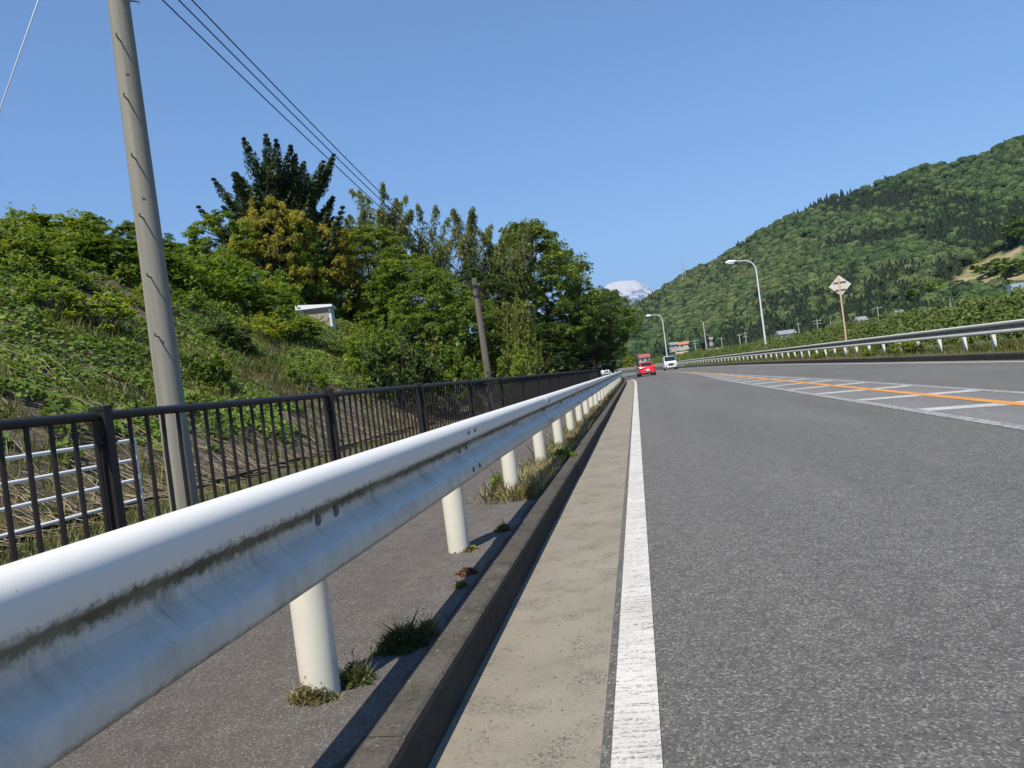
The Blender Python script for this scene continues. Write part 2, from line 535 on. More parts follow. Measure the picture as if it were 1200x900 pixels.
def soil_mat():
    ma, nt, out = new_mat('embankment_soil')
    co = texco(nt)
    n1 = noise(nt, .9, 6, .7, co)
    n2 = noise(nt, 1.0, 6, .7, mapping(nt, co, (9, 3, 3)))
    c = ramp(nt, n2, [(.3, (.055, .042, .03)), (.5, (.13, .105, .078)), (.72, (.22, .185, .14))])
    moss = ramp(nt, n1, [(.46, 0.0), (.62, .8)])
    c = mixc(nt, moss, c, (.055, .06, .022))
    c = mixc(nt, ramp(nt, noise(nt, 26, 4, .7, co), [(.5, 0.0), (.75, .6)]), c, (.03, .024, .018))
    h = math_(nt, 'ADD', noise(nt, 14, 6, .7, co), n2)
    principled(nt, out, c, .95, 0, bump(nt, h, .9, .05), .2)
    return ma
M['soil'] = soil_mat()
def ground_mat():
    ma, nt, out = new_mat('valley_ground')
    co = texco(nt)
    c = ramp(nt, noise(nt, .02, 6, .65, co), [(.35, (.045, .07, .022)), (.55, (.08, .10, .035)), (.7, (.13, .12, .06))])
    c = mixc(nt, 1.0, c, ramp(nt, noise(nt, 2.0, 5, .7, co), [(.3, .7), (.7, 1.2)]), 'MULTIPLY')
    principled(nt, out, c, .95, 0, bump(nt, noise(nt, 3, 5, .7, co), .5, .1), .2)
    return ma
M['ground'] = ground_mat()
def verge_mat():
    ma, nt, out = new_mat('verge_grass_soil')
    co = texco(nt)
    c = ramp(nt, noise(nt, 2.2, 6, .7, co), [(.3, (.06, .08, .022)), (.55, (.13, .13, .05)), (.72, (.24, .20, .11))])
    principled(nt, out, c, .95, 0, bump(nt, noise(nt, 20, 5, .7, co), .6, .03), .2)
    return ma
M['verge'] = verge_mat()

M['leaf_mid'] = leaf_mat('leaf_mid_green', (.050, .095, .014), (.23, .305, .042), .45)
M['leaf_bright'] = leaf_mat('leaf_bright_green', (.07, .135, .016), (.28, .375, .046), .45)
M['leaf_yellow'] = leaf_mat('leaf_yellow_olive', (.075, .115, .016), (.55, .47, .065), .45)
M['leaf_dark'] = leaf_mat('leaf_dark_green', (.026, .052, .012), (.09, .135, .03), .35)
M['leaf_conifer'] = leaf_mat('leaf_conifer_green', (.02, .042, .015), (.075, .11, .036), .25)
M['leaf_bamboo'] = leaf_mat('leaf_bamboo_grey_green', (.10, .13, .045), (.26, .30, .12), .45)
M['leaf_ivy'] = leaf_mat('leaf_ivy', (.042, .09, .015), (.20, .285, .045), .35, .6, .3)
M['leaf_kudzu'] = leaf_mat('leaf_vine_thicket', (.04, .07, .014), (.17, .215, .055), .35, .55, .3)
M['grass'] = leaf_mat('grass_blades', (.07, .10, .02), (.26, .25, .085), .3)
M['drygrass'] = leaf_mat('dry_grass_blades', (.17, .14, .06), (.40, .34, .19), .3)
M['weed_red'] = leaf_mat('weed_reddish', (.12, .05, .025), (.26, .14, .07), .25)

print('materials done')

# ================================================================== SETTING
def ribbon(name, mat, o0, o1, s0, s1, z, step=1.0, z1=None, offs=None):
    """sheet along the road between two offsets (numbers or functions of s)"""
    mb = MB()
    n = max(1, int(round((s1 - s0) / step)))
    cols = offs or [0.0, 1.0]
    g0 = o0 if callable(o0) else (lambda s: o0)
    g1 = o1 if callable(o1) else (lambda s: o1)
    zz1 = z if z1 is None else z1
    nc = len(cols)
    for i in range(n + 1):
        s = s0 + (s1 - s0) * i / n
        for c in cols:
            mb.v.append(road(s, g0(s) + (g1(s) - g0(s)) * c, z + (zz1 - z) * c))
    for i in range(n):
        for c in range(nc - 1):
            a = i * nc + c
            mb.f.append((a, a + 1, a + nc + 1, a + nc))
    return obj(name, mb, mat)

# valley ground to the horizon
gm = MB()
rr = [0, 30, 120, 500, 2000, 8000, 40000]
gm.v.append((0, 0, -.06))
for r_ in rr[1:]:
    for k in range(48):
        gm.v.append((r_ * math.cos(k * math.pi / 24), r_ * math.sin(k * math.pi / 24), -.06))
for k in range(48): gm.f.append((0, 1 + k, 1 + (k + 1) % 48))
for i in range(len(rr) - 2):
    for k in range(48):
        a = 1 + i * 48 + k; b = 1 + i * 48 + (k + 1) % 48
        gm.f.append((a, a + 48, b + 48, b))
struct(obj('ground', gm, M['ground']), 'green valley floor reaching to the foot of the mountains')

SFAR = 400
LINE0, LINE1 = -.205, -.065
KB = -.735                                       # foot of the left kerb
struct(ribbon('road', M['asphalt'], -.235, 9.5, -12, SFAR, 0.0, 2.0), 'grey asphalt two-lane road bending left')
struct(ribbon('gutter', M['gutter'], KB - .03, -.235, -12, SFAR, 0.002, 2.0), 'sandy grey concrete gutter beside the left kerb')
struct(ribbon('footway', M['walk'], -2.98, KB - .132, -12, 150, .13, 2.0), 'dark brown grey asphalt footway behind the guard rail')
struct(ribbon('edge_line', M['line'], LINE0, LINE1, -12, SFAR, 0.006, 2.0), 'white painted edge line along the gutter')
struct(ribbon('edge_line', M['line'], 8.93, 9.06, -12, SFAR, 0.006, 2.0), 'thin white edge line along the far side of the road')
OR = 4.58
struct(ribbon('centre_line', M['orange'], OR - .085, OR + .085, -12, SFAR, 0.0085, 2.0), 'solid orange centre line')
def near_edge(s): return 3.60 + .80 * sstep(26, 75, s)
def far_edge(s): return 5.30 - .50 * sstep(20, 48, s)
struct(ribbon('zebra_border', M['line_worn'], lambda s: near_edge(s) - .075, lambda s: near_edge(s) + .075, -6, 75, 0.0055, 1.0), 'worn white border line on the near side of the orange line')
struct(ribbon('zebra_border', M['line_worn'], lambda s: far_edge(s) - .07, lambda s: far_edge(s) + .07, -6, 48, 0.0055, 1.0), 'worn white border line on the far side of the orange line')
struct(ribbon('zebra_zone', M['asphalt_old'], lambda s: near_edge(s), lambda s: far_edge(s), -6, 75, 0.003, 1.0), 'paler old asphalt between the lanes')
zb = bpy.data.objects.new('zebra_marking', None); COL.objects.link(zb); struct(zb, 'white diagonal stripes painted on both sides of the orange line')
s = 2.1
while s < 70:
    for side in (0, 1):
        a = near_edge(s) + .08 if side == 0 else OR + .09
        b = OR - .09 if side == 0 else far_edge(s) - .08
        if b - a < .12: continue
        q = MB()
        def sl(o): return s - .52 * (o - 3.6)
        wv = .24
        q.add([road(sl(a) - wv, a, .007), road(sl(b) - wv, b, .007), road(sl(b) + wv, b, .007), road(sl(a) + wv, a, .007)], [(0, 1, 2, 3)])
        obj('stripe', q, M['stripe'], zb)
    s += 2.98

# kerbs: single stones
def kerb(name, label, prof, s0, s1, length, gap, mat):
    root = bpy.data.objects.new(name, None); COL.objects.link(root); struct(root, label)
    rnd = random.Random(4)
    s = s0
    n = len(prof)
    while s < s1:
        a, b = s + gap, s + length - gap
        dz, do = rnd.uniform(-.004, .004), rnd.uniform(-.004, .004)
        sub = 3 if s < 14 else 1
        mb = MB()
        for k in range(sub + 1):
            ss = a + (b - a) * k / sub
            for (o_, z_) in prof: mb.v.append(road(ss, o_ + do, z_ + dz))
        for k in range(sub):
            for i in range(n):
                j = (i + 1) % n
                mb.f.append((k * n + i, k * n + j, (k + 1) * n + j, (k + 1) * n + i))
        mb.f.append(tuple(reversed(range(n)))); mb.f.append(tuple(sub * n + i for i in range(n)))
        obj('kerb_stone', mb, mat, root, False)
        s += length
    return root
lk = [(KB, -.05), (KB - .004, .132), (KB - .010, .150), (KB - .022, .158), (KB - .122, .160), (KB - .133, .155), (KB - .137, .13), (KB - .137, -.05)]
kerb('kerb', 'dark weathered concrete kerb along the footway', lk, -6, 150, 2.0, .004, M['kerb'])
rk = [(9.42, -.05), (9.43, .15), (9.45, .185), (9.48, .2), (9.60, .2), (9.62, .19), (9.62, -.05)]
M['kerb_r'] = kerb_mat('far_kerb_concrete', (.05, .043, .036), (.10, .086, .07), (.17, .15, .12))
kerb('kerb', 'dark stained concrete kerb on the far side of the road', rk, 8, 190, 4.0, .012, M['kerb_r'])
struct(ribbon('verge', M['verge'], 9.61, 15.5, -4, SFAR, .17, 2.0, z1=-.1, offs=[0, .2, .5, 1]), 'grassy verge behind the far kerb')
struct(ribbon('verge', M['verge'], -60, -2.9, 149, SFAR, -.03, 2.0), 'grassy verge at the left of the bend')

# left embankment
mb = MB()
ss = list(np.arange(-10, 40, .7)) + list(np.arange(40, 240, 3.0))
oo = list(np.arange(-2.9, -6.4, -.5)) + list(np.arange(-6.5, -18, -.5)) + list(np.arange(-18, -92, -3.0))
for s in ss:
    for o_ in oo:
        mb.v.append(road(s, o_, emb(s, o_)))
nc = len(oo)
for i in range(len(ss) - 1):
    for j in range(nc - 1):
        a = i * nc + j
        mb.f.append((a, a + nc, a + nc + 1, a + 1))
struct(obj('embankment', mb, M['soil'], smooth=True), 'overgrown earth embankment rising on the left')

# concrete drain edge at the foot of the slope
mb = MB()
for i in range(0, 90):
    s = -4 + i
    for (o_, z_) in [(-6.25, .05), (-6.25, .21), (-6.37, .21), (-6.37, .05)]: mb.v.append(road(s, o_, z_ + .02 * vnoise(s * .5, 3, 8)))
for i in range(89):
    for k in range(4):
        j = (k + 1) % 4
        mb.f.append((i * 4 + k, i * 4 + j, (i + 1) * 4 + j, (i + 1) * 4 + k))
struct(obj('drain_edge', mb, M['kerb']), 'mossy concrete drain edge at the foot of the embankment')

# ------------------------------------------------------------------ right mountain
sil = [(560, 418), (640, 398), (700, 378), (742, 354), (760, 345), (800, 319), (840, 301), (900, 263), (960, 233), (1000, 221), (1040, 206),
       (1080, 193), (1120, 186), (1160, 172), (1200, 157), (1300, 128), (1420, 110), (1560, 120)]
SA, SE = [], []
for (px, py) in sil:
    d = pdir(px, py)
    SA.append(d.x / d.y); SE.append(d.z / d.y)
def m_ridgeY(a): return 1000 - 330 * a
def m_footY(a): return 430 - 150 * max(0, a)
def m_ridgeZ(a): return CAM_H + float(np.interp(a, SA, SE)) * m_ridgeY(a) - 9.0
def mount_z(a, Y):
    y0, y1 = m_footY(a), m_ridgeY(a)
    f = (Y - y0) / (y1 - y0)
    if f <= 0: return -.06
    zr = max(1.0, m_ridgeZ(a))
    if f <= 1:
        g = .55 * f + .45 * f * f
        g *= .80 + .2 * sstep(0, .25, f)
        n = (vnoise(a * 14 + f * 1.2, f * 3.0, 11) - .5) * .17 + (vnoise(a * 40, f * 8, 12) - .5) * .05
        return zr * (g + n * sstep(0, .3, f) * (1 - f) ** .8)
    return zr * max(0, 1 - (f - 1) * 1.3)
mb = MB()
NA, NF = 130, 60
aa = np.linspace(SA[0], SA[-1], NA)
ff = np.linspace(-.02, 1.7, NF)
clear = []
def in_clear(px, py):
    # bare, mown terraces low on the right
    if not (1092 < px < 1330): return False
    lo = 352 - (px - 1092) * .10
    hi = np.interp(px, [1092, 1120, 1150, 1200, 1330], [350, 325, 303, 287, 270])
    return hi < py < lo
for a in aa:
    for f in ff:
        Y = m_footY(a) + (m_ridgeY(a) - m_footY(a)) * f
        z = mount_z(a, Y)
        mb.v.append((a * Y, Y, z))
        px, py = to_px((a * Y, Y, z))
        clear.append(1.0 if (f < .6 and in_clear(px, py)) else 0.0)
for i in range(NA - 1):
    for j in range(NF - 1):
        k = i * NF + j
        mb.f.append((k, k + NF, k + NF + 1, k + 1))
def mount_mat():
    ma, nt, out = new_mat('mountain_floor')
    co = texco(nt)
    at = N(nt, 'ShaderNodeAttribute', attribute_name='clear')
    n1 = noise(nt, .12, 6, .7, co)
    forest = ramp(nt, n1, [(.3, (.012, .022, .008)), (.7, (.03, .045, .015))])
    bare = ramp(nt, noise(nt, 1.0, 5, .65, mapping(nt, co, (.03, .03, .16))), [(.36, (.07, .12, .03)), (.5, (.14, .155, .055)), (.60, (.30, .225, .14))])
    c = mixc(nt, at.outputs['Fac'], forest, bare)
    principled(nt, out, c, .95, 0, bump(nt, noise(nt, .6, 5, .7, co), .6, .5), .2)
    return ma
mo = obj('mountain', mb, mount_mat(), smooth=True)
at = mo.data.attributes.new('clear', 'FLOAT', 'POINT')
at.data.foreach_set('value', np.array(clear, dtype=np.float32))
struct(mo, 'wooded mountain ridge rising to the right')
def hit_mount(px, py):
    d = pdir(px, py)
    t = .30
    while t < 1.6:
        p = W(px, py, t)
        if p.z < mount_z(p.x / p.y, p.y): return p, t
        t += .002
    return W(px, py, .5), .5

# far snow peak
def peak():
    t = 33.0
    top = W(728, 331, t)
    H = top.z
    mb = MB()
    NR, NK = 46, 120
    rng = np.random.RandomState(3)
    rad = [0] + list(np.geomspace(150, 16000, NR))
    for i, r_ in enumerate(rad):
        for k in range(NK):
            th = 2 * math.pi * k / NK
            rim = 420.0 + 90 * math.sin(th * 2 + 1)
            z = H if r_ < rim else H * (math.exp(-(r_ - rim) / 4300.0) * 1.04 - .04)
            ridge = (vnoise(k * .5, r_ / 3000., 21) - .5) * 130 * min(1, r_ / 900.) + (vnoise(k * 1.0, r_ / 900., 22) - .5) * 70 * min(1, r_ / 900.)
            if r_ < rim: ridge = (vnoise(math.cos(th) * 2 + 5, math.sin(th) * 2 + 5, 5) - .5) * 60
            mb.v.append((top.x + r_ * math.cos(th), top.y + r_ * math.sin(th), max(-5, z + ridge - (0 if r_ < 12000 else (r_ - 12000) * .05))))
    for i in range(len(rad) - 1):
        for k in range(NK):
            a = i * NK + k; b = i * NK + (k + 1) % NK
            mb.f.append((a, b, b + NK, a + NK))
    ma, nt, out = new_mat('snow_and_rock')
    co = texco(nt)
    sp = N(nt, 'ShaderNodeSeparateXYZ'); L(nt, co, sp.inputs[0])
    n1 = noise(nt, 1.0, 6, .7, mapping(nt, co, (.0042, .0042, .0005)))
    hh = math_(nt, 'ADD', sp.outputs[2], math_(nt, 'MULTIPLY', math_(nt, 'SUBTRACT', n1, .5), 3000.0))
    msk = ramp(nt, math_(nt, 'DIVIDE', hh, H), [(.76, 0.0), (.88, 1.0)])
    c = mixc(nt, msk, (.05, .047, .05), (.66, .56, .47))
    principled(nt, out, c, .8)
    o = obj('snow_mountain', mb, ma, smooth=True)
    struct(o, 'distant snow-capped volcanic peak above the road')
peak()
print('setting done')

# ================================================================== FOLIAGE PROTOTYPES
def clump_leaves(rng, centers, radii, per, lsize, flat=.55, up=.6, asp=.5, tint_c=None, jitter=.9):
    """leaves around clump centres (n,3); radii (n,)"""
    n = len(centers)
    idx = np.repeat(np.arange(n), per)
    nsub = 6
    sub = unit(rng.normal(size=(n, nsub, 3))) * rng.uniform(.25, .95, (n, nsub, 1))
    sub[:, :, 2] *= .9
    sr = rng.uniform(.25, .55, (n, nsub))
    pick = rng.randint(0, nsub, len(idx))
    so = sub[idx, pick]; sq_ = sr[idx, pick]
    D = unit(rng.normal(size=(len(idx), 3)))
    D[:, 2] = np.where(rng.rand(len(idx)) < .72, np.abs(D[:, 2]), D[:, 2])
    r = rng.uniform(.35, 1.0, len(idx)) ** .6
    C = centers[idx] + (so * np.array([1, 1, flat]) + D * (sq_ * r)[:, None] * np.array([1, 1, .55 + .45 * flat])) * radii[idx][:, None]
    st = rng.rand(n, nsub)[idx, pick]
    Nn = unit(D * .55 + np.array([0, 0, up]) + rng.normal(size=(len(idx), 3)) * jitter * .6)
    Ls = lsize * rng.uniform(.65, 1.35, len(idx))
    V = leaf_quads(C, Nn, Ls, Ls * asp, rng)
    if tint_c is None: tint_c = rng.rand(n)
    tint = np.clip(tint_c[idx] * .45 + st * .30 + rng.rand(len(idx)) * .40 - .08, 0, 1)
    return V, tint

def lumpy_points(rng, n, rx, ry, rz, cz, lobes=7, inner=.5, bottom=-.55):
    """points spread through an uneven crown volume"""
    la = unit(rng.normal(size=(lobes, 3)))
    lm = rng.uniform(.08, .34, lobes)
    out = []
    while len(out) < n:
        d = unit(rng.normal(size=(1, 3)))[0]
        if d[2] < bottom: continue
        g = .78 + sum(lm[k] * max(0, float(d @ la[k])) ** 4 for k in range(lobes))
        r = g * (inner + (1 - inner) * rng.rand() ** .45)
        out.append((d[0] * r * rx, d[1] * r * ry, cz + d[2] * r * rz))
    return np.array(out)

def limbs(rng, H, crown_pts, r0, first=.25, nl=14, lean=(0, 0)):
    mb = MB()
    top = H * .82
    tp = []
    for k in range(7):
        f = k / 6
        tp.append(Vector((lean[0] * f + .12 * math.sin(f * 5 + r0 * 9), lean[1] * f + .1 * math.cos(f * 4), top * f)))
    mb.tube(tp, [r0 * (1.25 if k == 0 else 1 - .85 * k / 6) for k in range(7)], 8)
    sel = crown_pts[rng.choice(len(crown_pts), min(nl, len(crown_pts)), replace=False)]
    for p in sel:
        p = Vector(p)
        zf = max(first, min(.9, (p.z - .30 * math.hypot(p.x, p.y) * 1.4) / top))
        k = zf * 6; i = min(5, int(k)); a = tp[i].lerp(tp[i + 1], k - i)
        mid = a.lerp(p, .5) + Vector((rng.uniform(-.3, .3), rng.uniform(-.3, .3), .25))
        mb.tube([a, mid, p], [r0 * .42 * (1 - zf * .5), r0 * .24, r0 * .06], 5)
    return mb

def proto_broad(seed, H=10.0, Rr=3.6, nclump=140, per=190, lsize=.20, mat='leaf_mid', bark='bark', cz=.6, rz=.42, flat=.5, crad=.75, inner=.5, bottom=-.6, asp=.5, nl=16):
    rng = np.random.RandomState(seed)
    P = lumpy_points(rng, nclump, Rr, Rr, H * rz, H * cz, inner=inner, bottom=bottom)
    rad = rng.uniform(.6, 1.25, nclump) * crad
    V, t = clump_leaves(rng, P, rad, per, lsize, flat, asp=asp)
    crown = quads_mesh('crown', V, t); crown.materials.append(M[mat])
    trunk = limbs(rng, H, P, .018 * H + .03, nl=nl).mesh('trunk', True, 50); trunk.materials.append(M[bark])
    return {'H': H, 'R': Rr, 'parts': [('trunk', trunk), ('crown', crown)]}

def proto_layered(seed, H=11.0, Rr=4.5, mat='leaf_mid'):
    """zelkova-like: spreading flat sprays"""
    rng = np.random.RandomState(seed)
    pts, rads = [], []
    for k in range(150):
        z = H * rng.uniform(.22, .97)
        f = (z / H - .28) / .70
        prof = math.sin(math.pi * min(1, max(0.02, (f * .86 + .14))) ** .8) ** .6
        a = rng.uniform(0, 2 * math.pi)
        r = Rr * prof * rng.uniform(.45, 1.05)
        pts.append((r * math.cos(a), r * math.sin(a), z)); rads.append(rng.uniform(.6, 1.25))
    P = np.array(pts)
    V, t = clump_leaves(rng, P, np.array(rads), 220, .20, .38, up=.55, jitter=.8)
    crown = quads_mesh('crown', V, t); crown.materials.append(M[mat])
    trunk = limbs(rng, H, P, .17, first=.2, nl=34).mesh('trunk', True, 50); trunk.materials.append(M['bark'])
    return {'H': H, 'R': Rr, 'parts': [('trunk', trunk), ('crown', crown)]}

def proto_plume(seed, H=11.0, Rr=4.0):
    """dark conifer with many ascending plume-like branches"""
    rng = np.random.RandomState(seed)
    mb = MB()
    mb.tube([(0, 0, 0), (.1, 0, H * .3), (0, .1, H * .6), (0, 0, H * .93)], [.26, .2, .12, .03], 8)
    allV, allT = [], []
    plumes = []
    for k in range(60):
        z0 = H * rng.uniform(.12, .72)
        a = 2 * math.pi * k * .618 + rng.uniform(-.3, .3)
        f = z0 / H
        ln = H * rng.uniform(.26, .40) * (1.12 - .35 * f)
        out_ = rng.uniform(.62, 1.05) * (1.1 - .55 * f)
        plumes.append((z0, a, ln, out_))
    for k in range(7):
        plumes.append((H * rng.uniform(.6, .72), rng.uniform(0, 6.28), H * rng.uniform(.24, .32), rng.uniform(.04, .40)))
    for (z0, a, ln, out_) in plumes:
        d = np.array([math.cos(a) * out_, math.sin(a) * out_, 1.0]) ; d /= np.linalg.norm(d)
        side = np.array([math.cos(a), math.sin(a), 0])
        n = 7
        pts = []
        for i in range(n):
            f = i / (n - 1)
            p = np.array([0, 0, z0]) + side * out_ * ln * (1.25 * f - .35 * f * f) + np.array([0, 0, 1]) * ln * (.25 * f + .62 * f * f)
            pts.append(p)
        mb.tube(pts, [.07 * (1 - .9 * i / (n - 1)) for i in range(n)], 4)
        for i in range(1, 22):
            f = i / 21 * (n - 1); j = min(n - 2, int(f)); p = pts[j] + (pts[j + 1] - pts[j]) * (f - j)
            w = .52 * math.sin(math.pi * min(1, (i / 21) ** .7 * .88 + .10)) + .05
            m_ = 46
            D = unit(rng.normal(size=(m_, 3)))
            C = p + D * w * rng.uniform(.4, 1, (m_, 1))
            Nn = unit(D + rng.normal(size=(m_, 3)) * .4)
            A = unit(np.tile(d, (m_, 1)) + D * .5 + rng.normal(size=(m_, 3)) * .25)
            Ls = rng.uniform(.13, .27, m_)
            allV.append(leaf_quads(C, Nn, Ls, Ls * .32, rng, A)); allT.append(np.clip(rng.rand(m_) * .7 + .3 * rng.rand(), 0, 1))
    V = np.concatenate(allV); t = np.concatenate(allT)
    crown = quads_mesh('crown', V, t); crown.materials.append(M['leaf_conifer'])
    trunk = mb.mesh('trunk', True, 50); trunk.materials.append(M['bark'])
    return {'H': H, 'R': Rr, 'parts': [('trunk', trunk), ('crown', crown)]}

def proto_bamboo(seed, H=10.0, Rr=2.4, nculm=15, low=.3, mat='leaf_bamboo'):
    rng = np.random.RandomState(seed)
    mb = MB(); allV, allT = [], []
    for c in range(nculm):
        a = rng.uniform(0, 6.28); r = rng.uniform(.1, .65) * Rr
        h = H * rng.uniform(.72, 1.0)
        b = np.array([r * math.cos(a), r * math.sin(a), 0])
        ld = np.array([math.cos(a + rng.uniform(-.8, .8)), math.sin(a + rng.uniform(-.8, .8)), 0]) * rng.uniform(.08, .24) * h
        pts = [b + np.array([0, 0, h * f]) + ld * 1.5 * f ** 2.8 - np.array([0, 0, .13 * h]) * f ** 6 for f in np.linspace(0, 1, 9)]
        mb.tube(pts, [.045 * (1 - .85 * f) for f in np.linspace(0, 1, 9)], 5)
        tc = rng.rand()
        for f in np.linspace(low, .99, 20):
            k = f * 8; j = min(7, int(k)); p = pts[j] + (pts[j + 1] - pts[j]) * (k - j)
            w = (1.75 * (1 - f) ** .62 + .12)
            for q in range(4):
                an = rng.uniform(0, 6.28)
                out_ = np.array([math.cos(an), math.sin(an), .35])
                m_ = 16
                u = rng.uniform(.1, 1, (m_, 1))
                C = p + out_ * w * u - np.array([0, 0, .55]) * w * u ** 2 + rng.normal(size=(m_, 3)) * .07
                A = unit(out_ * .7 + np.array([0, 0, -.6]) + rng.normal(size=(m_, 3)) * .45)
                Nn = unit(np.array([0, 0, 1.]) + rng.normal(size=(m_, 3)) * .6)
                Ls = rng.uniform(.2, .36, m_)
                allV.append(leaf_quads(C, Nn, Ls, Ls * .26, rng, A)); allT.append(np.clip(tc * .5 + rng.rand(m_) * .6, 0, 1))
    V = np.concatenate(allV); t = np.concatenate(allT)
    crown = quads_mesh('foliage', V, t); crown.materials.append(M[mat])
    trunk = mb.mesh('culms', True, 50); trunk.materials.append(M['culm'])
    return {'H': H, 'R': Rr, 'parts': [('trunk', trunk), ('crown', crown)]}

def proto_shrub(seed, H=2.0, Rr=1.4, nclump=60, per=110, lsize=.12, mat='leaf_bright', asp=.52, crad=.32, flat=.7, stems=9, stemmat='bark'):
    rng = np.random.RandomState(seed)
    P = lumpy_points(rng, nclump, Rr, Rr, H * .62, H * .36, lobes=9, inner=.45, bottom=-.5)
    P[:, 2] = np.maximum(P[:, 2], .06)
    V, t = clump_leaves(rng, P, rng.uniform(.6, 1.3, nclump) * crad, per, lsize, flat, up=.7, asp=asp)
    # outstanding sprigs break the outline
    nsp = 26
    sp = lumpy_points(rng, nsp, Rr * 1.12, Rr * 1.12, H * .72, H * .40, inner=.85, bottom=.05)
    mb = MB(); VV, TT = [V], [t]
    for p in sp:
        d = unit((p - np.array([0, 0, H * .2]))[None])[0]
        ln = H * .22
        k = 16
        u = rng.uniform(0, 1, (k, 1))
        C = p + d * ln * (u - .2) + rng.normal(size=(k, 3)) * lsize * .35
        A = unit(d + rng.normal(size=(k, 3)) * .8); Nn = unit(np.array([0, 0, 1.]) + rng.normal(size=(k, 3)) * .6)
        Ls = lsize * rng.uniform(.7, 1.3, k)
        VV.append(leaf_quads(C, Nn, Ls, Ls * asp, rng, A)); TT.append(np.clip(.45 + rng.rand(k) * .6, 0, 1))
        mb.tube([Vector((0, 0, 0)), Vector(p * .6), Vector(p + d * ln * .8)], [.03, .014, .004], 4, False)
    V = np.concatenate(VV); t = np.concatenate(TT)
    crown = quads_mesh('foliage', V, t); crown.materials.append(M[mat])
    trunk = mb.mesh('stems', True); trunk.materials.append(M[stemmat])
    return {'H': H, 'R': Rr, 'parts': [('stem', trunk), ('foliage', crown)]}

P = {}
P['broad_a'] = proto_broad(1, mat='leaf_mid')
P['broad_b'] = proto_broad(2, mat='leaf_bright', nclump=120, crad=.8)
P['broad_c'] = proto_broad(3, mat='leaf_mid', cz=.52, rz=.5, bottom=-.85, nclump=150)
P['broad_d'] = proto_broad(5, mat='leaf_dark', cz=.52, rz=.5, bottom=-.85, nclump=150, per=140)
P['yellow'] = proto_broad(6, mat='leaf_yellow', H=9, Rr=3.2, cz=.54, rz=.47, nclump=150, per=170, lsize=.17, bottom=-.8, crad=.62, bark='bark_pale')
P['layer_a'] = proto_layered(7)
P['layer_b'] = proto_layered(8, H=10, Rr=4.2, mat='leaf_mid')
P['layer_dark'] = proto_layered(9, H=10, Rr=4.2, mat='leaf_dark')
P['plume'] = proto_plume(10)
P['bamboo_a'] = proto_bamboo(11)
P['bamboo_b'] = proto_bamboo(12, H=10, Rr=1.8, nculm=11)
P['bamboo_low'] = proto_bamboo(13, H=4.5, Rr=1.6, nculm=14, low=.12)
P['shrub_a'] = proto_shrub(14)
P['shrub_b'] = proto_shrub(15, mat='leaf_mid', lsize=.13, asp=.6)
P['shrub_c'] = proto_shrub(16, H=2.6, Rr=1.6, mat='leaf_dark', lsize=.14, nclump=70)
P['thicket'] = proto_shrub(17, H=4.0, Rr=2.6, mat='leaf_mid', lsize=.17, nclump=120, per=130, crad=.5)
P['thicket_b'] = proto_shrub(18, H=4.2, Rr=2.6, mat='leaf_bright', lsize=.17, nclump=120, per=130, crad=.5)
P['sprig'] = proto_shrub(19, H=1.1, Rr=.6, mat='leaf_bright', lsize=.085, nclump=34, per=60, crad=.16)
def measure(p):
    me = p['parts'][1][1]
    co = np.empty(len(me.vertices) * 3, dtype=np.float32); me.vertices.foreach_get('co', co)
    co = co.reshape(-1, 3)
    p['H'] = float(np.percentile(co[:, 2], 99.7)); p['R'] = float(np.percentile(np.hypot(co[:, 0], co[:, 1]), 96))
for p_ in P.values(): measure(p_)
print('prototypes done')

def plant(name, proto, loc, H, Rr, label, cat, group=None, col=(1, 1, 1), rz=0.0):
    p = P[proto]
    o = thing(name, label, cat, loc, rz, group)
    o.scale = (Rr / p['R'], Rr / p['R'], H / p['H'])
    for nm, me in p['parts']:
        c = bpy.data.objects.new(nm, me); COL.objects.link(c); c.parent = o
        c.color = (col[0], col[1], col[2], 1)
    return o
def tree_px(name, proto, px, py, t, rpx, label, cat='tree', group=None, col=(1, 1, 1), rz=0.0, base=None):
    """crown top at pixel (px,py) at depth factor t; crown radius rpx pixels; stands on the embankment"""
    p = W(px, py, t)
    zb = emb_w(p.x, p.y) - .15 if base is None else base
    return plant(name, proto, (p.x, p.y, zb), max(1.0, p.z - zb), rpx * t, label, cat, group, col, rz)
G1 = 'trees on the left embankment'
tree_px('conifer_tree', 'plume', 320, 180, .0445, 74, 'tall dark conifer with ragged upright plumes, highest tree on the left', group=G1, rz=.4)
tree_px('yellowing_tree', 'yellow', 316, 232, .0415, 46, 'yellow olive leafed tree in front of the tall dark conifer', group=G1, rz=2.2, base=3.6)
tree_px('yellowing_tree', 'yellow', 384, 262, .0435, 40, 'smaller yellowing tree at the right foot of the tall conifer', group=G1, rz=.2, col=(1.05, .95, 1), base=3.8)
tree_px('broadleaf_tree', 'broad_b', 256, 250, .041, 46, 'bright green tree at the left foot of the tall conifer', group=G1, rz=1)
tree_px('broadleaf_tree', 'broad_b', 356, 262, .0425, 30, 'green tree mingled with the right side of the yellow olive leafed tree', group=G1, rz=2.9, base=3.6, col=(.8, .85, .8))
tree_px('broadleaf_tree', 'broad_a', 246, 300, .037, 40, 'green tree below the bright green one left of the conifer', group=G1, rz=3, col=(.9, .95, .9))
tree_px('broadleaf_tree', 'broad_b', 316, 318, .038, 34, 'leafy green tree under the yellow olive leafed tree', group=G1, rz=2, col=(1.15, 1.25, 1), base=2.6)
tree_px('broadleaf_tree', 'layer_a', 425, 268, .046, 62, 'layered green tree between the conifer and the bamboo', group=G1, rz=4)
tree_px('broadleaf_tree', 'broad_c', 470, 300, .043, 58, 'rounded mid green tree right of the white shed', group=G1, rz=1.5, col=(.95, 1, .9))
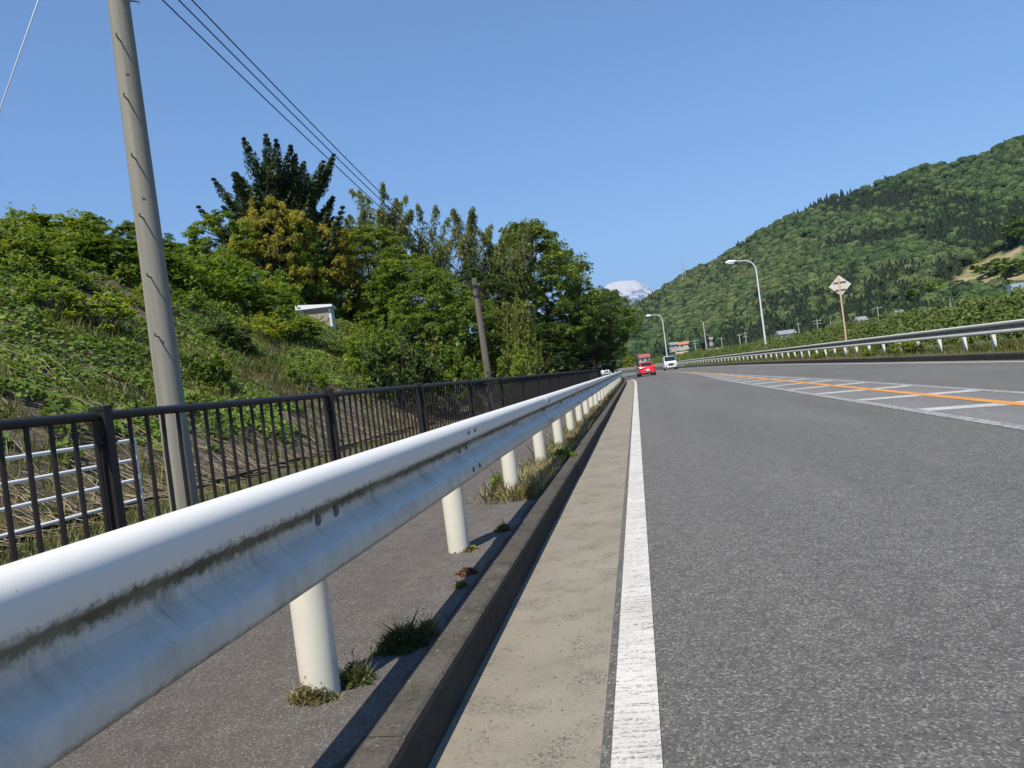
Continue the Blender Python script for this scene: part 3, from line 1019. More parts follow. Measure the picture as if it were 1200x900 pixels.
tree_px('broadleaf_tree', 'layer_b', 500, 318, .040, 56, 'layered green tree left of the short leaning utility pole', group=G1, rz=.6, base=1.0)
tree_px('broadleaf_tree', 'broad_c', 545, 345, .043, 45, 'dark leafy tree directly behind the short utility pole', group=G1, rz=5, col=(.8, .85, .8), base=.6)
tree_px('bamboo_clump', 'bamboo_a', 440, 218, .060, 36, 'feathery bamboo clump right of the conifer, tallest of the bamboo', 'bamboo', 'bamboo behind the wood', rz=.3)
tree_px('bamboo_clump', 'bamboo_b', 412, 246, .056, 26, 'small bamboo clump nearest to the tall conifer', 'bamboo', 'bamboo behind the wood', rz=1.9, col=(.8, .85, .8))
tree_px('bamboo_clump', 'bamboo_a', 503, 248, .062, 32, 'second bamboo clump from the conifer, over the mid green trees', 'bamboo', 'bamboo behind the wood', rz=2.3)
tree_px('bamboo_clump', 'bamboo_b', 548, 246, .064, 30, 'bamboo clump left of the spreading layered tree', 'bamboo', 'bamboo behind the wood', rz=4)
tree_px('bamboo_clump', 'bamboo_a', 590, 262, .064, 34, 'bamboo clump half hidden by the spreading layered tree', 'bamboo', 'bamboo behind the wood', rz=5, col=(.9, .9, .85))
tree_px('broadleaf_tree', 'layer_a', 616, 262, .068, 68, 'large spreading layered tree at the right end of the wood', group=G1, rz=.2, base=.3)
tree_px('broadleaf_tree', 'layer_b', 648, 292, .074, 46, 'layered tree beyond the large spreading one, over the footway fence', group=G1, rz=1.2, col=(.9, .9, .9), base=.2)
tree_px('broadleaf_tree', 'layer_dark', 676, 340, .078, 48, 'dark shaded tree beside the footway before the bend', group=G1, rz=2.4, base=.2)
tree_px('broadleaf_tree', 'layer_b', 706, 340, .094, 40, 'tree at the bend leaning over the end of the fence', group=G1, rz=.9, base=.1, col=(.75, .85, .75))
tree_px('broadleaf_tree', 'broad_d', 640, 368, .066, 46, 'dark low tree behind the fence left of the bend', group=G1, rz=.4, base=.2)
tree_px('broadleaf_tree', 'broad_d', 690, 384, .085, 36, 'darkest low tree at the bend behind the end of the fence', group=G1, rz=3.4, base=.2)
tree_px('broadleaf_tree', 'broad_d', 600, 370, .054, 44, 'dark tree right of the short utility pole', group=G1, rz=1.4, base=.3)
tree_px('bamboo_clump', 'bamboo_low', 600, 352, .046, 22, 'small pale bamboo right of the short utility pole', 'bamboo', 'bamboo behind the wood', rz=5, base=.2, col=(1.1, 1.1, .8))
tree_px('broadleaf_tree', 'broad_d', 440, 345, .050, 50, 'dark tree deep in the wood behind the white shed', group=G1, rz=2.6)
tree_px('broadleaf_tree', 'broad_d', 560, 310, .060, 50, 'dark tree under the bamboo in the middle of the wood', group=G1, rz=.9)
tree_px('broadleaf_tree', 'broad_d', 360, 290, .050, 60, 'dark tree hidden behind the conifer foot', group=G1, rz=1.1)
# hill behind, far left
G2 = 'trees on the hill behind the embankment'
hb = [(-60, 236, .040, 52, 'broad_a', (.9, .95, .9), 'green hill tree just beyond the left picture edge'),
      (28, 250, .042, 46, 'broad_c', (1.1, 1.1, .9), 'light green hill tree nearest the left picture edge'),
      (98, 248, .046, 48, 'broad_a', (.95, 1.05, 1), 'rounded green hill tree left of the tall concrete pole'),
      (150, 262, .050, 42, 'layer_a', (.85, .95, .9), 'layered hill tree directly left of the tall concrete pole'),
      (186, 276, .050, 40, 'broad_c', (.8, .9, .8), 'dull green hill tree directly behind the tall concrete pole'),
      (222, 288, .052, 34, 'broad_a', (.75, .75, .7), 'lowest hill tree right of the tall concrete pole')]
for (px, py, t, r, pr, c, lb) in hb:
    tree_px('hill_tree', pr, px, py, t, r, lb, 'tree', G2, c, rz=px * .37)
# thicket on top of the slope
G3 = 'thickets on the slope'
th = [(-40, 270, .0265, 62, 'thicket_b', (.95, 1, .9), 'bright bush spilling out of the left picture edge'),
      (40, 268, .0275, 60, 'thicket', (1.1, 1.1, .9), 'big green thicket on the slope at far left'),
      (118, 300, .027, 56, 'thicket', (.85, .95, .9), 'dark green thicket left of the tall concrete pole'),
      (165, 312, .028, 46, 'thicket', (.75, .85, .8), 'dark thicket just behind the tall concrete pole'),
      (236, 318, .030, 44, 'thicket_b', (.9, 1, .9), 'leafy thicket just right of the tall concrete pole'),
      (285, 352, .031, 40, 'thicket', (.95, 1, .9), 'green thicket midway between the tall pole and the white shed'),
      (258, 400, .024, 34, 'shrub_c', (1, 1, 1), 'dark shrub low on the slope right of the tall pole'),
      (300, 386, .027, 26, 'shrub_a', (1.5, 1.25, .8), 'yellow green young shrub left of the white shed'),
      (335, 408, .029, 32, 'shrub_b', (1, 1.05, .9), 'green shrub below the white shed'),
      (398, 404, .030, 26, 'shrub_b', (.95, 1, .9), 'green shrub in front of the white shed to its right'),
      (432, 388, .029, 32, 'shrub_a', (1, 1, .9), 'bright shrub right of the white shed'),
      (462, 408, .027, 36, 'shrub_c', (1, 1, 1), 'dark shrub above the fence right of the white shed'),
      (515, 412, .029, 32, 'shrub_b', (.85, .95, .9), 'shrub above the fence left of the short utility pole'),
      (605, 412, .036, 24, 'shrub_a', (.9, .9, .8), 'low bright shrub right of the short utility pole'),
      (112, 372, .0185, 32, 'sprig', (1.25, 1.15, .7), 'bright young shrub on the open slope left of the tall pole'),
      (60, 392, .0178, 26, 'sprig', (1, 1, .8), 'small green shrub on the open slope at far left'),
      (24, 352, .021, 34, 'shrub_b', (1, 1, 1), 'leafy shrub above the ivy at far left'),
      (232, 432, .0185, 26, 'shrub_b', (.8, .9, .8), 'small dark shrub at the foot of the slope right of the tall pole'),
      (355, 440, .023, 30, 'shrub_a', (.9, .95, .8), 'small shrub just above the fence below the white shed')]
for (px, py, t, r, pr, c, lb) in th:
    big = px < 345 or px > 410
    tree_px('shrub', pr, px, py - (16 if big else 0), t, r * (1.3 if big else 1.0), lb, 'shrub', G3, c, rz=px * .61)
print('trees done')

# ------------------------------------------------------------------ ground cover on the slope
def cover():
    rng = np.random.RandomState(31)
    pts, tn = [], []
    n = 0
    while n < 125000:
        s = 2 + 42 * rng.rand() ** 1.5
        o_ = EMB_FOOT - .2 - 13.5 * rng.rand()
        d = EMB_FOOT - o_
        dens = vnoise(s * .55, o_ * .55, 41) * .75 + .25 * vnoise(s * 2, o_ * 2, 42) + .10 * min(1, (d - 2.2) / 2.0)
        if dens < .36 + .42 * max(0, 1 - d / 2.4): continue
        n += 1
        h = .05 + .28 * max(0, vnoise(s * .9, o_ * .9, 43) - .25) * rng.rand() ** .5 * 1.6
        p = road(s, o_, emb(s, o_) + h)
        pts.append(p); tn.append(vnoise(s * .8, o_ * .8, 44))
    C = np.array(pts); k = len(C)
    Nn = unit(np.array([.35, -.15, 1.0]) + rng.normal(size=(k, 3)) * .42)
    Ls = rng.uniform(.07, .15, k)
    V = leaf_quads(C, Nn, Ls, Ls * .8, rng)
    t = np.clip(np.array(tn) * .8 + rng.rand(k) * .5 - .15, 0, 1)
    me = quads_mesh('ivy', V, t)
    stuff(obj('ivy_ground_cover', me, M['leaf_ivy']), 'ivy and creeper carpeting the embankment slope', 'ivy')
    # grass on strip and slope
    pts, hs, tn = [], [], []
    n = 0
    while n < 70000:
        s = 1 + 50 * rng.rand() ** 1.4
        o_ = -3.05 - 9.0 * rng.rand() ** 1.1
        g = vnoise(s * .7, o_ * .9, 51)
        if o_ > EMB_FOOT:
            if g < .42: continue
            h = rng.uniform(.03, .15)
        else:
            if g < .46 or (EMB_FOOT - o_ < 1.8 and rng.rand() < .75): continue
            h = rng.uniform(.10, .42)
        n += 1
        pts.append(road(s, o_, emb(s, o_) - .01)); hs.append(h); tn.append(g)
    Pn = np.array(pts); H = np.array(hs); k = len(H)
    V = blade_tris(Pn, H, .008 + H * .03, rng.uniform(.1, .8, k), rng)
    me = quads_mesh('grass', V, np.clip((np.array(tn) - .3) * 1.2 + rng.rand(k) * .5 - .2, 0, 1), 5)
    stuff(obj('slope_grass', me, M['grass']), 'tufts of grass on the slope and behind the fence', 'grass')
    # dry vines and stems hanging over the lower slope
    mb = MB()
    r2 = random.Random(8)
    for k in range(1500):
        s = 2.5 + 34 * r2.random() ** 1.5
        o_ = EMB_FOOT - 5.5 * r2.random() ** 1.7 - .2
        ln = r2.uniform(.5, 1.6)
        ds = r2.uniform(-.5, .9)
        q = []
        for i in range(5):
            f = i / 4
            oo_ = o_ + ln * .8 * f
            s_ = s + ds * f
            q.append(road(s_, oo_, emb(s_, min(oo_, EMB_FOOT)) + .04 + .12 * math.sin(math.pi * f) * r2.random()))
        mb.tube(q, [.008, .007, .006, .005, .003], 3, False)
    stuff(obj('dry_vines', mb, M['deadstem']), 'dry brown vines trailing down the lower slope', 'vine')
cover()
def undergrowth():
    rng = np.random.RandomState(33)
    cs, rs, tn = [], [], []
    n = 0
    while n < 2300:
        s = 3 + 62 * rng.rand() ** 1.2
        d = 4.5 + 17 * rng.rand()
        o_ = EMB_FOOT - d
        g = vnoise(s * .30, o_ * .30, 35)
        if d < 6.5 and g < .50: continue
        h = (.25 + (.7 + 1.5 * sstep(24, 32, s) * (1 - sstep(11, 15, d))) * g * sstep(5.5, 9.5, d)) * rng.rand() ** .6
        q = Vector(road(s, o_, emb(s, o_) + h))
        ux, uy = to_px(q)
        if 338 < ux < 408 and 345 < uy < 418 and s < 36: continue
        n += 1
        cs.append(road(s, o_, emb(s, o_) + h)); rs.append(rng.uniform(.35, .75)); tn.append(vnoise(s * .4, o_ * .4, 36))
    V, t = clump_leaves(rng, np.array(cs), np.array(rs), 85, .14, .75, up=.7, tint_c=np.array(tn))
    stuff(obj('undergrowth', quads_mesh('undergrowth', V, t), M['leaf_mid']), 'leafy undergrowth covering the upper slope', 'undergrowth')
undergrowth()

# right verge: vine thicket and grass
def right_green():
    rng = np.random.RandomState(61)
    pts, tn = [], []
    n = 0
    while n < 100000:
        s = 14 + 150 * rng.rand() ** 1.4
        o_ = 10.75 + 4.6 * rng.rand()
        u = (o_ - 10.75) / 4.6
        hmax = (.55 + 1.05 * sstep(0, .45, u)) * (.62 + .62 * vnoise(s * .35, o_ * .5, 62) + .25 * vnoise(s * 1.3, o_ * 1.3, 63))
        hmax *= 1 + .05 * sstep(60, 120, s)
        z = hmax * (1 - .45 * rng.rand() ** 1.6)
        n += 1
        pts.append(road(s, o_, .08 + z)); tn.append(vnoise(s * .9, o_ * .9, 64))
    C = np.array(pts); k = len(C)
    Nn = unit(np.array([-.25, -.25, 1.0]) + rng.normal(size=(k, 3)) * .55)
    Ls = rng.uniform(.09, .19, k)
    V = leaf_quads(C, Nn, Ls, Ls * .7, rng)
    tt_ = np.clip(np.array(tn) * .7 + rng.rand(k) * .6 - .15, 0, 1)
    VV, TT = [V], [tt_]
    for _ in range(1500):
        s = 14 + 100 * rng.rand() ** 1.3; o_ = 11.0 + 3.6 * rng.rand()
        u = (o_ - 10.75) / 4.6
        z0 = .5 + .9 * sstep(0, .45, u)
        ln = rng.uniform(.25, .75); an = rng.uniform(0, 6.28); le = rng.uniform(.1, .7)
        b = np.array(road(s, o_, z0)); m_ = 16
        f = rng.rand(m_, 1)
        Cc = b + np.array([math.cos(an) * le, math.sin(an) * le, 1.0]) * ln * f + rng.normal(size=(m_, 3)) * .07
        Ls = rng.uniform(.10, .21, m_)
        VV.append(leaf_quads(Cc, unit(np.array([-.1, -.3, 1.]) + rng.normal(size=(m_, 3)) * .6), Ls, Ls * .6, rng)); TT.append(np.clip(.35 * rng.rand() + rng.rand(m_) * .65, 0, 1))
    V = np.concatenate(VV)
    me = quads_mesh('thicket', V, np.concatenate(TT))
    stuff(obj('vine_thicket', me, M['leaf_kudzu']), 'tangled leafy vine thicket behind the far guard rail', 'thicket')
    pts, hs, tn = [], [], []
    for _ in range(42000):
        s = 10 + 100 * rng.rand() ** 1.3
        o_ = 9.63 + 1.5 * rng.rand()
        g = vnoise(s * 1.1, o_ * 1.5, 66)
        pts.append(road(s, o_, .15)); hs.append((.08 + .42 * g * rng.rand()) * (.45 + .55 * sstep(9.6, 10.3, o_))); tn.append(g)
    H = np.array(hs); k = len(H)
    V = blade_tris(np.array(pts), H, .012 + H * .03, rng.uniform(.1, .7, k), rng)
    me = quads_mesh('grass', V, np.clip(np.array(tn) * .4 + rng.rand(k) * .6, 0, 1), 5)
    stuff(obj('verge_grass', me, M['grass']), 'long yellow green grass under the far guard rail', 'grass')
right_green()
for (px, py, lb, r_, h_) in [(1066, 412, 'bright green bush under the far guard rail right of the diamond sign', .55, .62), (1018, 416, 'small green bush under the far guard rail just right of the diamond sign', .3, .42),
                             (960, 421, 'green bush under the far guard rail left of the diamond sign', .35, .4)]:
    d = pdir(px, py)
    off = 9.95
    tt = off / d.x
    p = W(px, py, tt)
    plant('verge_bush', 'sprig', (p.x, p.y, .12), h_, r_, lb, 'bush', 'bushes under the far guard rail', (1.2, 1.1, .8), px)

# weeds by the near guard rail
def weeds():
    rng = np.random.RandomState(71)
    # continuous ribbon of weeds behind the kerb further on
    pts, hs, tn = [], [], []
    n = 0
    while n < 26000:
        s = 5.6 + 75 * rng.rand() ** 1.35
        o_ = -.91 - .20 * abs(rng.normal())
        g = vnoise(s * 1.6, 5, 72) * .75 + .25 * vnoise(s * 5, o_ * 6, 73)
        if g < .50 - .22 * sstep(6, 9, s): continue
        n += 1
        pts.append(road(s, o_, .13)); hs.append(rng.uniform(.025, .13) * (.5 + g)); tn.append(vnoise(s * 2.1, o_ * 3, 74))
    H = np.array(hs); k = len(H)
    V = blade_tris(np.array(pts), H, .006 + H * .05, rng.uniform(.1, 1.1, k), rng)
    me = quads_mesh('weeds', V, np.clip(np.array(tn) * .9 + rng.rand(k) * .4 - .2, 0, 1), 5)
    stuff(obj('kerbside_weeds', me, M['drygrass']), 'dry and green weeds growing along the back of the near kerb', 'weeds')
    V2 = leaf_quads(np.array(pts)[::4] + np.array([0, 0, .05]), unit(np.array([0, 0, 1.]) + rng.normal(size=(len(pts[::4]), 3)) * .6), rng.uniform(.015, .04, len(pts[::4])), rng.uniform(.012, .03, len(pts[::4])), rng)
    me = quads_mesh('weed_leaves', V2, rng.rand(len(V2)))
    stuff(obj('kerbside_weed_leaves', me, M['leaf_bright']), 'small green leaves among the weeds along the near kerb', 'weeds')
weeds()
def joint_dirt():
    mb = MB()
    n = 260
    for i in range(n + 1):
        s = 1.2 + i * .12
        e = .012 + .05 * max(0, vnoise(s * 2.3, 1, 91) - .3) + .03 * vnoise(s * 11, 2, 92)
        for (f, z_) in ((-.002, .1345), (.5, .139), (1.0, .1315)):
            mb.v.append(road(s, KB - .136 - e * f, z_ + .008 * (vnoise(s * 14, f * 3, 93) - .3) * (f == .5)))
    for i in range(n):
        for j in range(2):
            a = i * 3 + j
            mb.f.append((a, a + 3, a + 4, a + 1))
    struct(obj('joint_soil', mb, M['joint']), 'crumbly dark soil in the joint behind the near kerb')
M['joint'] = plain('joint_soil', (.055, .047, .036), .95, var=.5, scale=40, bmp=.8)
joint_dirt()
def tuft(px, py, z, rad, hgt, n, mats, label, lean=.5, leaf=0.0, seed=1, sq=1.0):
    d = pdir(px, py)
    tt = (z - CAM_H) / d.z
    p = W(px, py, tt)
    rng = np.random.RandomState(seed)
    o = thing('weed_tuft', label, 'weed', (p.x, p.y, z), 0, 'weeds at the near guard rail')
    k0 = 0
    for (mt, fr, lf) in mats:
        k = int(n * fr)
        a = rng.uniform(0, 6.28, k); r_ = rad * np.sqrt(rng.rand(k)) * (1 + .35 * np.sin(a * 2 + seed) * np.sin(a * 3 + 2 * seed)) * rng.uniform(.7, 1.25, k)
        B = np.stack([np.cos(a) * r_, np.sin(a) * r_ * sq, np.zeros(k)], 1)
        prof = np.sqrt(np.maximum(.12, 1 - (r_ / rad) ** 2)) * np.where(rng.rand(k) < .06, 1.7, 1.0)
        if not lf:
            H = hgt * prof * rng.uniform(.45, 1.0, k)
            V = blade_tris(B, H, .0025 + H * .035, rng.uniform(.1, lean * 1.6, k), rng)
            me = quads_mesh('blades', V, rng.rand(k), 5)
            obj('blades', me, M[mt], o)['kind'] = 'stuff'
        else:
            C = B + np.stack([np.zeros(k), np.zeros(k), hgt * prof * rng.uniform(.1, 1, k)], 1)
            Nn = unit(np.array([0, 0, 1.]) + rng.normal(size=(k, 3)) * .6)
            Ls = lf * rng.uniform(.6, 1.3, k)
            me = quads_mesh('leaves', leaf_quads(C, Nn, Ls, Ls * .6, rng), rng.rand(k))
            obj('leaves', me, M[mt], o)['kind'] = 'stuff'
    return o
M['tuft_dark'] = leaf_mat('tuft_dark_green', (.04, .058, .018), (.15, .165, .06), .3)
tuft(474, 758, .13, .085, .085, 2600, [('tuft_dark', 1.0, 0), ('tuft_dark', .3, .012)], 'rounded dark green grass tuft between the two nearest rail posts', .7, seed=3)
tuft(503, 745, .13, .035, .07, 700, [('drygrass', 1.0, 0), ('grass', .4, .012)], 'small yellow tuft against the kerb beside the dark rounded tuft', .6, seed=4)
tuft(366, 822, .13, .075, .06, 900, [('drygrass', .7, 0), ('grass', .5, .014), ('weed_red', .2, .012)], 'yellow green weeds at the foot of the nearest rail post', .8, seed=5, sq=.6)
tuft(418, 800, .13, .05, .075, 900, [('grass', .6, 0), ('tuft_dark', .5, .013)], 'green weeds in the shadow right of the nearest rail post', .7, seed=6)
tuft(545, 645, .13, .055, .03, 500, [('weed_red', .9, .014), ('leaf_bright', .12, .03)], 'reddish weeds with a green sprig at the foot of the second rail post', .7, seed=7)
tuft(548, 672, .13, .05, .03, 500, [('weed_red', 1.0, .014)], 'low rusty red weed on the footway before the second rail post', .6, seed=8)
tuft(541, 688, .13, .032, .03, 350, [('grass', .8, .013), ('drygrass', .4, 0)], 'small yellow green weed just before the rusty red one', .6, seed=9)
tuft(590, 622, .13, .05, .05, 600, [('tuft_dark', .6, .015), ('grass', .5, 0)], 'small green weed at the kerb beyond the second rail post', .6, seed=10)
tuft(585, 574, .13, .09, .16, 260, [('leaf_bright', .7, .035), ('grass', .5, 0)], 'leafy green weed at the foot of the third rail post', .5, seed=11)
tuft(660, 536, .15, .13, .10, 700, [('leaf_bright', .8, .035), ('grass', .5, 0)], 'bright green weed spilling over the kerb', .6, seed=12)
# loose gravel
rng = np.random.RandomState(5)
mb = MB()
for k in range(700):
    s = 1.6 + 9 * rng.rand() ** 1.7
    if rng.rand() < .55: o_, z_ = rng.uniform(-2.6, -.95), .13
    else: o_, z_ = rng.uniform(-.68, -.25), .002
    c = Vector(road(s, o_, z_ + .001)); r_ = rng.uniform(.002, .006)
    ang = rng.uniform(0, 6.28)
    vs = [c + Vector((math.cos(ang + i * 1.57) * r_ * rng.uniform(.7, 1.3), math.sin(ang + i * 1.57) * r_ * rng.uniform(.7, 1.3), 0)) for i in range(4)]
    vt = [v.lerp(c, .4) + Vector((0, 0, r_ * rng.uniform(.5, .9))) for v in vs]
    mb.add(vs + vt, [(4, 5, 6, 7), (0, 1, 5, 4), (1, 2, 6, 5), (2, 3, 7, 6), (3, 0, 4, 7)])
M['gravel'] = plain('gravel_stone', (.16, .145, .125), .85, var=.7, scale=25)
stuff(obj('loose_gravel', mb, M['gravel']), 'loose pebbles scattered on the footway and gutter', 'gravel')
print('plants done')

# ================================================================== GUARD RAILS
PROF = [(.000, .350), (.016, .351), (.032, .345), (.045, .332), (.052, .314), (.054, .298), (.053, .240), (.048, .230), (.030, .224), (.014, .214),
        (.008, .200), (.007, .160), (.012, .148), (.034, .118), (.048, .100), (.054, .088), (.055, .030), (.051, .018), (.040, .006), (.024, .000), (.006, .000)]
PROF = [(o_ * 1.45, z_ * .963) for o_, z_ in PROF]
def beam(name, s0, s1, off, zb, sgn, mat, parent, step=.5, lift=0.0):
    """W-beam, outward side towards the road (sgn = direction of the road in offset)"""
    th = .006
    front = [(o_ + lift, z_) for o_, z_ in PROF]
    back = [(o_ - th, min(.333, max(.004, z_))) for o_, z_ in reversed(front)]
    loop = front + back
    n = len(loop)
    k = max(1, int(round((s1 - s0) / step)))
    vs, fs, uvs = [], [], []
    for i in range(k + 1):
        s = s0 + (s1 - s0) * i / k
        for (o_, z_) in loop: vs.append(road(s, off + sgn * o_, zb + z_))
    for i in range(k):
        for j in range(n):
            j2 = (j + 1) % n
            f = (i * n + j, (i + 1) * n + j, (i + 1) * n + j2, i * n + j2)
            if sgn < 0: f = tuple(reversed(f))
            fs.append(f)
    fs.append(tuple(range(n)) if sgn > 0 else tuple(reversed(range(n))))
    e = tuple(k * n + j for j in range(n))
    fs.append(tuple(reversed(e)) if sgn > 0 else e)
    me = bpy.data.meshes.new(name)
    me.from_pydata(vs, [], fs)
    me.update()
    uv = me.uv_layers.new(name='UVMap')
    ul = [0.0] * (2 * len(me.loops))
    for lp in me.loops:
        i, j = divmod(lp.vertex_index, n)
        ul[2 * lp.index] = s0 + (s1 - s0) * i / k
        ul[2 * lp.index + 1] = loop[j][1]
    uv.data.foreach_set('uv', ul)
    me.polygons.foreach_set('use_smooth', [True] * len(me.polygons))
    me.set_sharp_from_angle(angle=R(60))
    return obj(name, me, mat, parent)
bolt_me = {}
def bolt_mesh(r_):
    if r_ not in bolt_me:
        b = MB()
        b.tube([(0, 0, -.004), (0, 0, .004), (0, 0, .009)], [r_, r_, r_ * .55], 10)
        me = b.mesh('bolt', True, 40); me.materials.append(M['bolt']); bolt_me[r_] = me
    return bolt_me[r_]
def put_bolt(s, off, z, sgn, parent, r_=.016):
    o = bpy.data.objects.new('bolt', bolt_mesh(r_)); COL.objects.link(o); o.parent = parent
    o.location = road(s, off, z)
    o.rotation_euler = (0, math.pi / 2 * sgn, heading(s) )
    return o

RAIL_OFF, RAIL_ZB = -1.08, .55
POST_OFF = RAIL_OFF - .082
post0 = 2.40
PSP = 2.02
gr = thing('guard_rail', 'near white corrugated guard rail with cream posts beside the footway', 'guard rail', road(0, POST_OFF, .13))
gr_inv = Matrix.Translation(Vector(road(0, POST_OFF, .13))).inverted()
def reparent(o, root):
    o.parent = root
    o.matrix_parent_inverse = Matrix.Translation(root.location).inverted()
NSEG = 25
def post_mesh(r_, h, z0, bracket=True, sgn=1):
    b = MB()
    b.tube([(0, 0, z0), (0, 0, h - .03), (0, 0, h - .008), (0, 0, h)], [r_, r_, r_ * .86, r_ * .4], 20)
    me = b.mesh('post', True, 40)
    return me
pm = post_mesh(.064, .82, .10); pm.materials.append(M['post'])
brk = MB().box((.068, 0, .715), (.02, .10, .10)); brm = brk.mesh('bracket'); brm.materials.append(M['post'])
k = 0
segs = []
s_start = post0 + PSP * 1 - 4 * PSP          # splices at every second post
i = 0
while True:
    a = post0 + PSP * (-3 + 2 * i)
    b = a + 2 * PSP
    if a > 96: break
    o = beam('beam', a - .14, b + .14, RAIL_OFF, RAIL_ZB, 1, M['rail'], None, .45 if a < 12 else 1.0, lift=(.0065 if i % 2 else 0.0))
    reparent(o, gr)
    # splice bolts: two columns, four rows
    if 0 < b < 40:
        for ds in (-.09, .09):
            for (o_, z_) in ((.0775 + .0065, .277), (.011 + .0065, .175), (.079 + .0065, .058)):
                q = put_bolt(b + ds, RAIL_OFF + o_, RAIL_ZB + z_, 1, None); reparent(q, gr)
    m_ = a + PSP
    if 0 < m_ < 40:
        for ds in (-.075, .075):
            q = put_bolt(m_ + ds, RAIL_OFF + .0108 + (.0065 if i % 2 else 0), RAIL_ZB + .172, 1, None, .019); reparent(q, gr)
    i += 1
for k in range(-2, 47):
    s = post0 + PSP * k
    o = bpy.data.objects.new('post', pm); COL.objects.link(o)
    o.location = road(s, POST_OFF, 0); o.rotation_euler = (0, 0, heading(s)); reparent(o, gr)
    if s < 30:
        o = bpy.data.objects.new('bracket', brm); COL.objects.link(o)
        o.location = road(s, POST_OFF, 0); o.rotation_euler = (0, 0, heading(s)); reparent(o, gr)

# far guard rail
FR = 10.2
gf = thing('guard_rail', 'far weathered guard rail with white posts in front of the vine thicket', 'guard rail', road(0, FR, .17))
s = 8.0
i = 0
while s < 180:
    o = beam('beam', s - .1, s + 4.1, FR, .66, -1, M['rail_old'], None, 2.0, lift=(.006 if i % 2 else 0)); reparent(o, gf)
    s += 4.0; i += 1
fp = MB()
fp.box((0, 0, .40), (.10, .11, .80)).box((-.09, 0, .70), (.08, .08, .10))
fpm = fp.mesh('post'); fpm.materials.append(M['post_white'])
s = 10.3
while s < 180:
    o = bpy.data.objects.new('post', fpm); COL.objects.link(o)
    o.location = road(s, FR + .14, .14); o.rotation_euler = (0, 0, heading(s)); reparent(o, gf)
    s += 2.02

# ================================================================== FOOTWAY FENCE
FO = -2.80
ZW = .13
FTOP = 1.205
fe = thing('footway_fence', 'dark brown railing with upright bars along the footway', 'fence', road(0, FO, ZW))
fpost = MB().box((0, 0, (FTOP + .01 + ZW - .1) / 2), (.085, .06, FTOP + .01 - ZW + .1)).box((0, 0, FTOP + .018), (.092, .068, .02))
fpost_me = fpost.mesh('post'); fpost_me.materials.append(M['fence'])
bal = MB().tube([(0, 0, ZW + .09), (0, 0, FTOP - .26), (0.006, 0, FTOP - .02)], [.0125, .0125, .0125], 6)
bal_me = bal.mesh('bar', True, 50); bal_me.materials.append(M['fence'])
clp = MB().box((0, 0, 0), (.03, .10, .035)).box((.02, 0, 0), (.012, .14, .02)); clp_me = clp.mesh('clamp'); clp_me.materials.append(M['fence'])
rest = MB()
nb = 0
fs0 = .64
for k in range(0, 32):
    s = fs0 + 3.02 * k
    h_ = heading(s)
    o = bpy.data.objects.new('post', fpost_me); COL.objects.link(o); o.location = road(s, FO, 0); o.rotation_euler = (0, 0, h_); reparent(o, fe)
    for zz in ((FTOP - .16, ZW + .14) if k < 12 else ()):
        o = bpy.data.objects.new('clamp', clp_me); COL.objects.link(o); o.location = road(s, FO, zz); o.rotation_euler = (0, 0, h_); reparent(o, fe)
    tr = MB()
    a, b = s + .045, s + 3.02 - .045
    pts = [road(a + (b - a) * j / 3, FO, FTOP - .022) for j in range(4)]
    tr.tube(pts, .026, 10)
    o = obj('top_rail', tr, M['fence'], None, True, 50); reparent(o, fe)
    br = MB(); br.tube([road(a + (b - a) * j / 3, FO, ZW + .09) for j in range(4)], .018, 8)
    o = obj('bottom_rail', br, M['fence'], None, True, 50); reparent(o, fe)
    nbar = 20
    for j in range(nbar):
        f = s + .062 + (3.02 - .124) * j / (nbar - 1)
        if nb < 300:
            o = bpy.data.objects.new('bar', bal_me); COL.objects.link(o); o.location = road(f, FO, 0); o.rotation_euler = (0, 0, heading(f)); reparent(o, fe)
            nb += 1
        else:
            x, y, _ = road(f, FO)
            rest.tube([(x, y, ZW + .09), (x, y, FTOP - .02)], .0125, 4, False)
o = obj('bar', rest, M['fence']); o['kind'] = 'stuff'; reparent(o, fe)

# white pipe railing behind the fence
wr = thing('pipe_railing', 'low white pipe railing with four rails behind the dark fence', 'railing', road(8.0, -5.75, .1))
for zz in (.98, .755, .53, .30):
    o = obj('rail', MB().tube([road(-2, -5.75, zz), road(3, -5.75, zz), road(8.0, -5.75, zz)], .02, 8), M['white_pipe'], None, True, 50); reparent(o, wr)
for s in (-2, 0.5, 3.0, 8.0):
    o = obj('post', MB().tube([road(s, -5.75, 0.02), road(s, -5.75, 1.0)], .024, 8), M['white_pipe'], None, True, 50); reparent(o, wr)

# ================================================================== UTILITY POLES AND WIRES
def pole_at(px, py, off):
    d = pdir(px, py)
    t = off / d.x
    return W(px, py, t)
pb = pole_at(216, 590, -5.0)
p1 = thing('utility_pole', 'tall pale concrete utility pole with step bolts behind the fence', 'utility pole', (pb.x, pb.y, 0.0))
PH = 8.0
obj('shaft', MB().tube([(0, 0, -.1), (0, 0, PH)], [.150, .150 - PH / 150], 28), M['conc_pole'], p1, True, 50)
def polerad(z): return .150 - z / 150
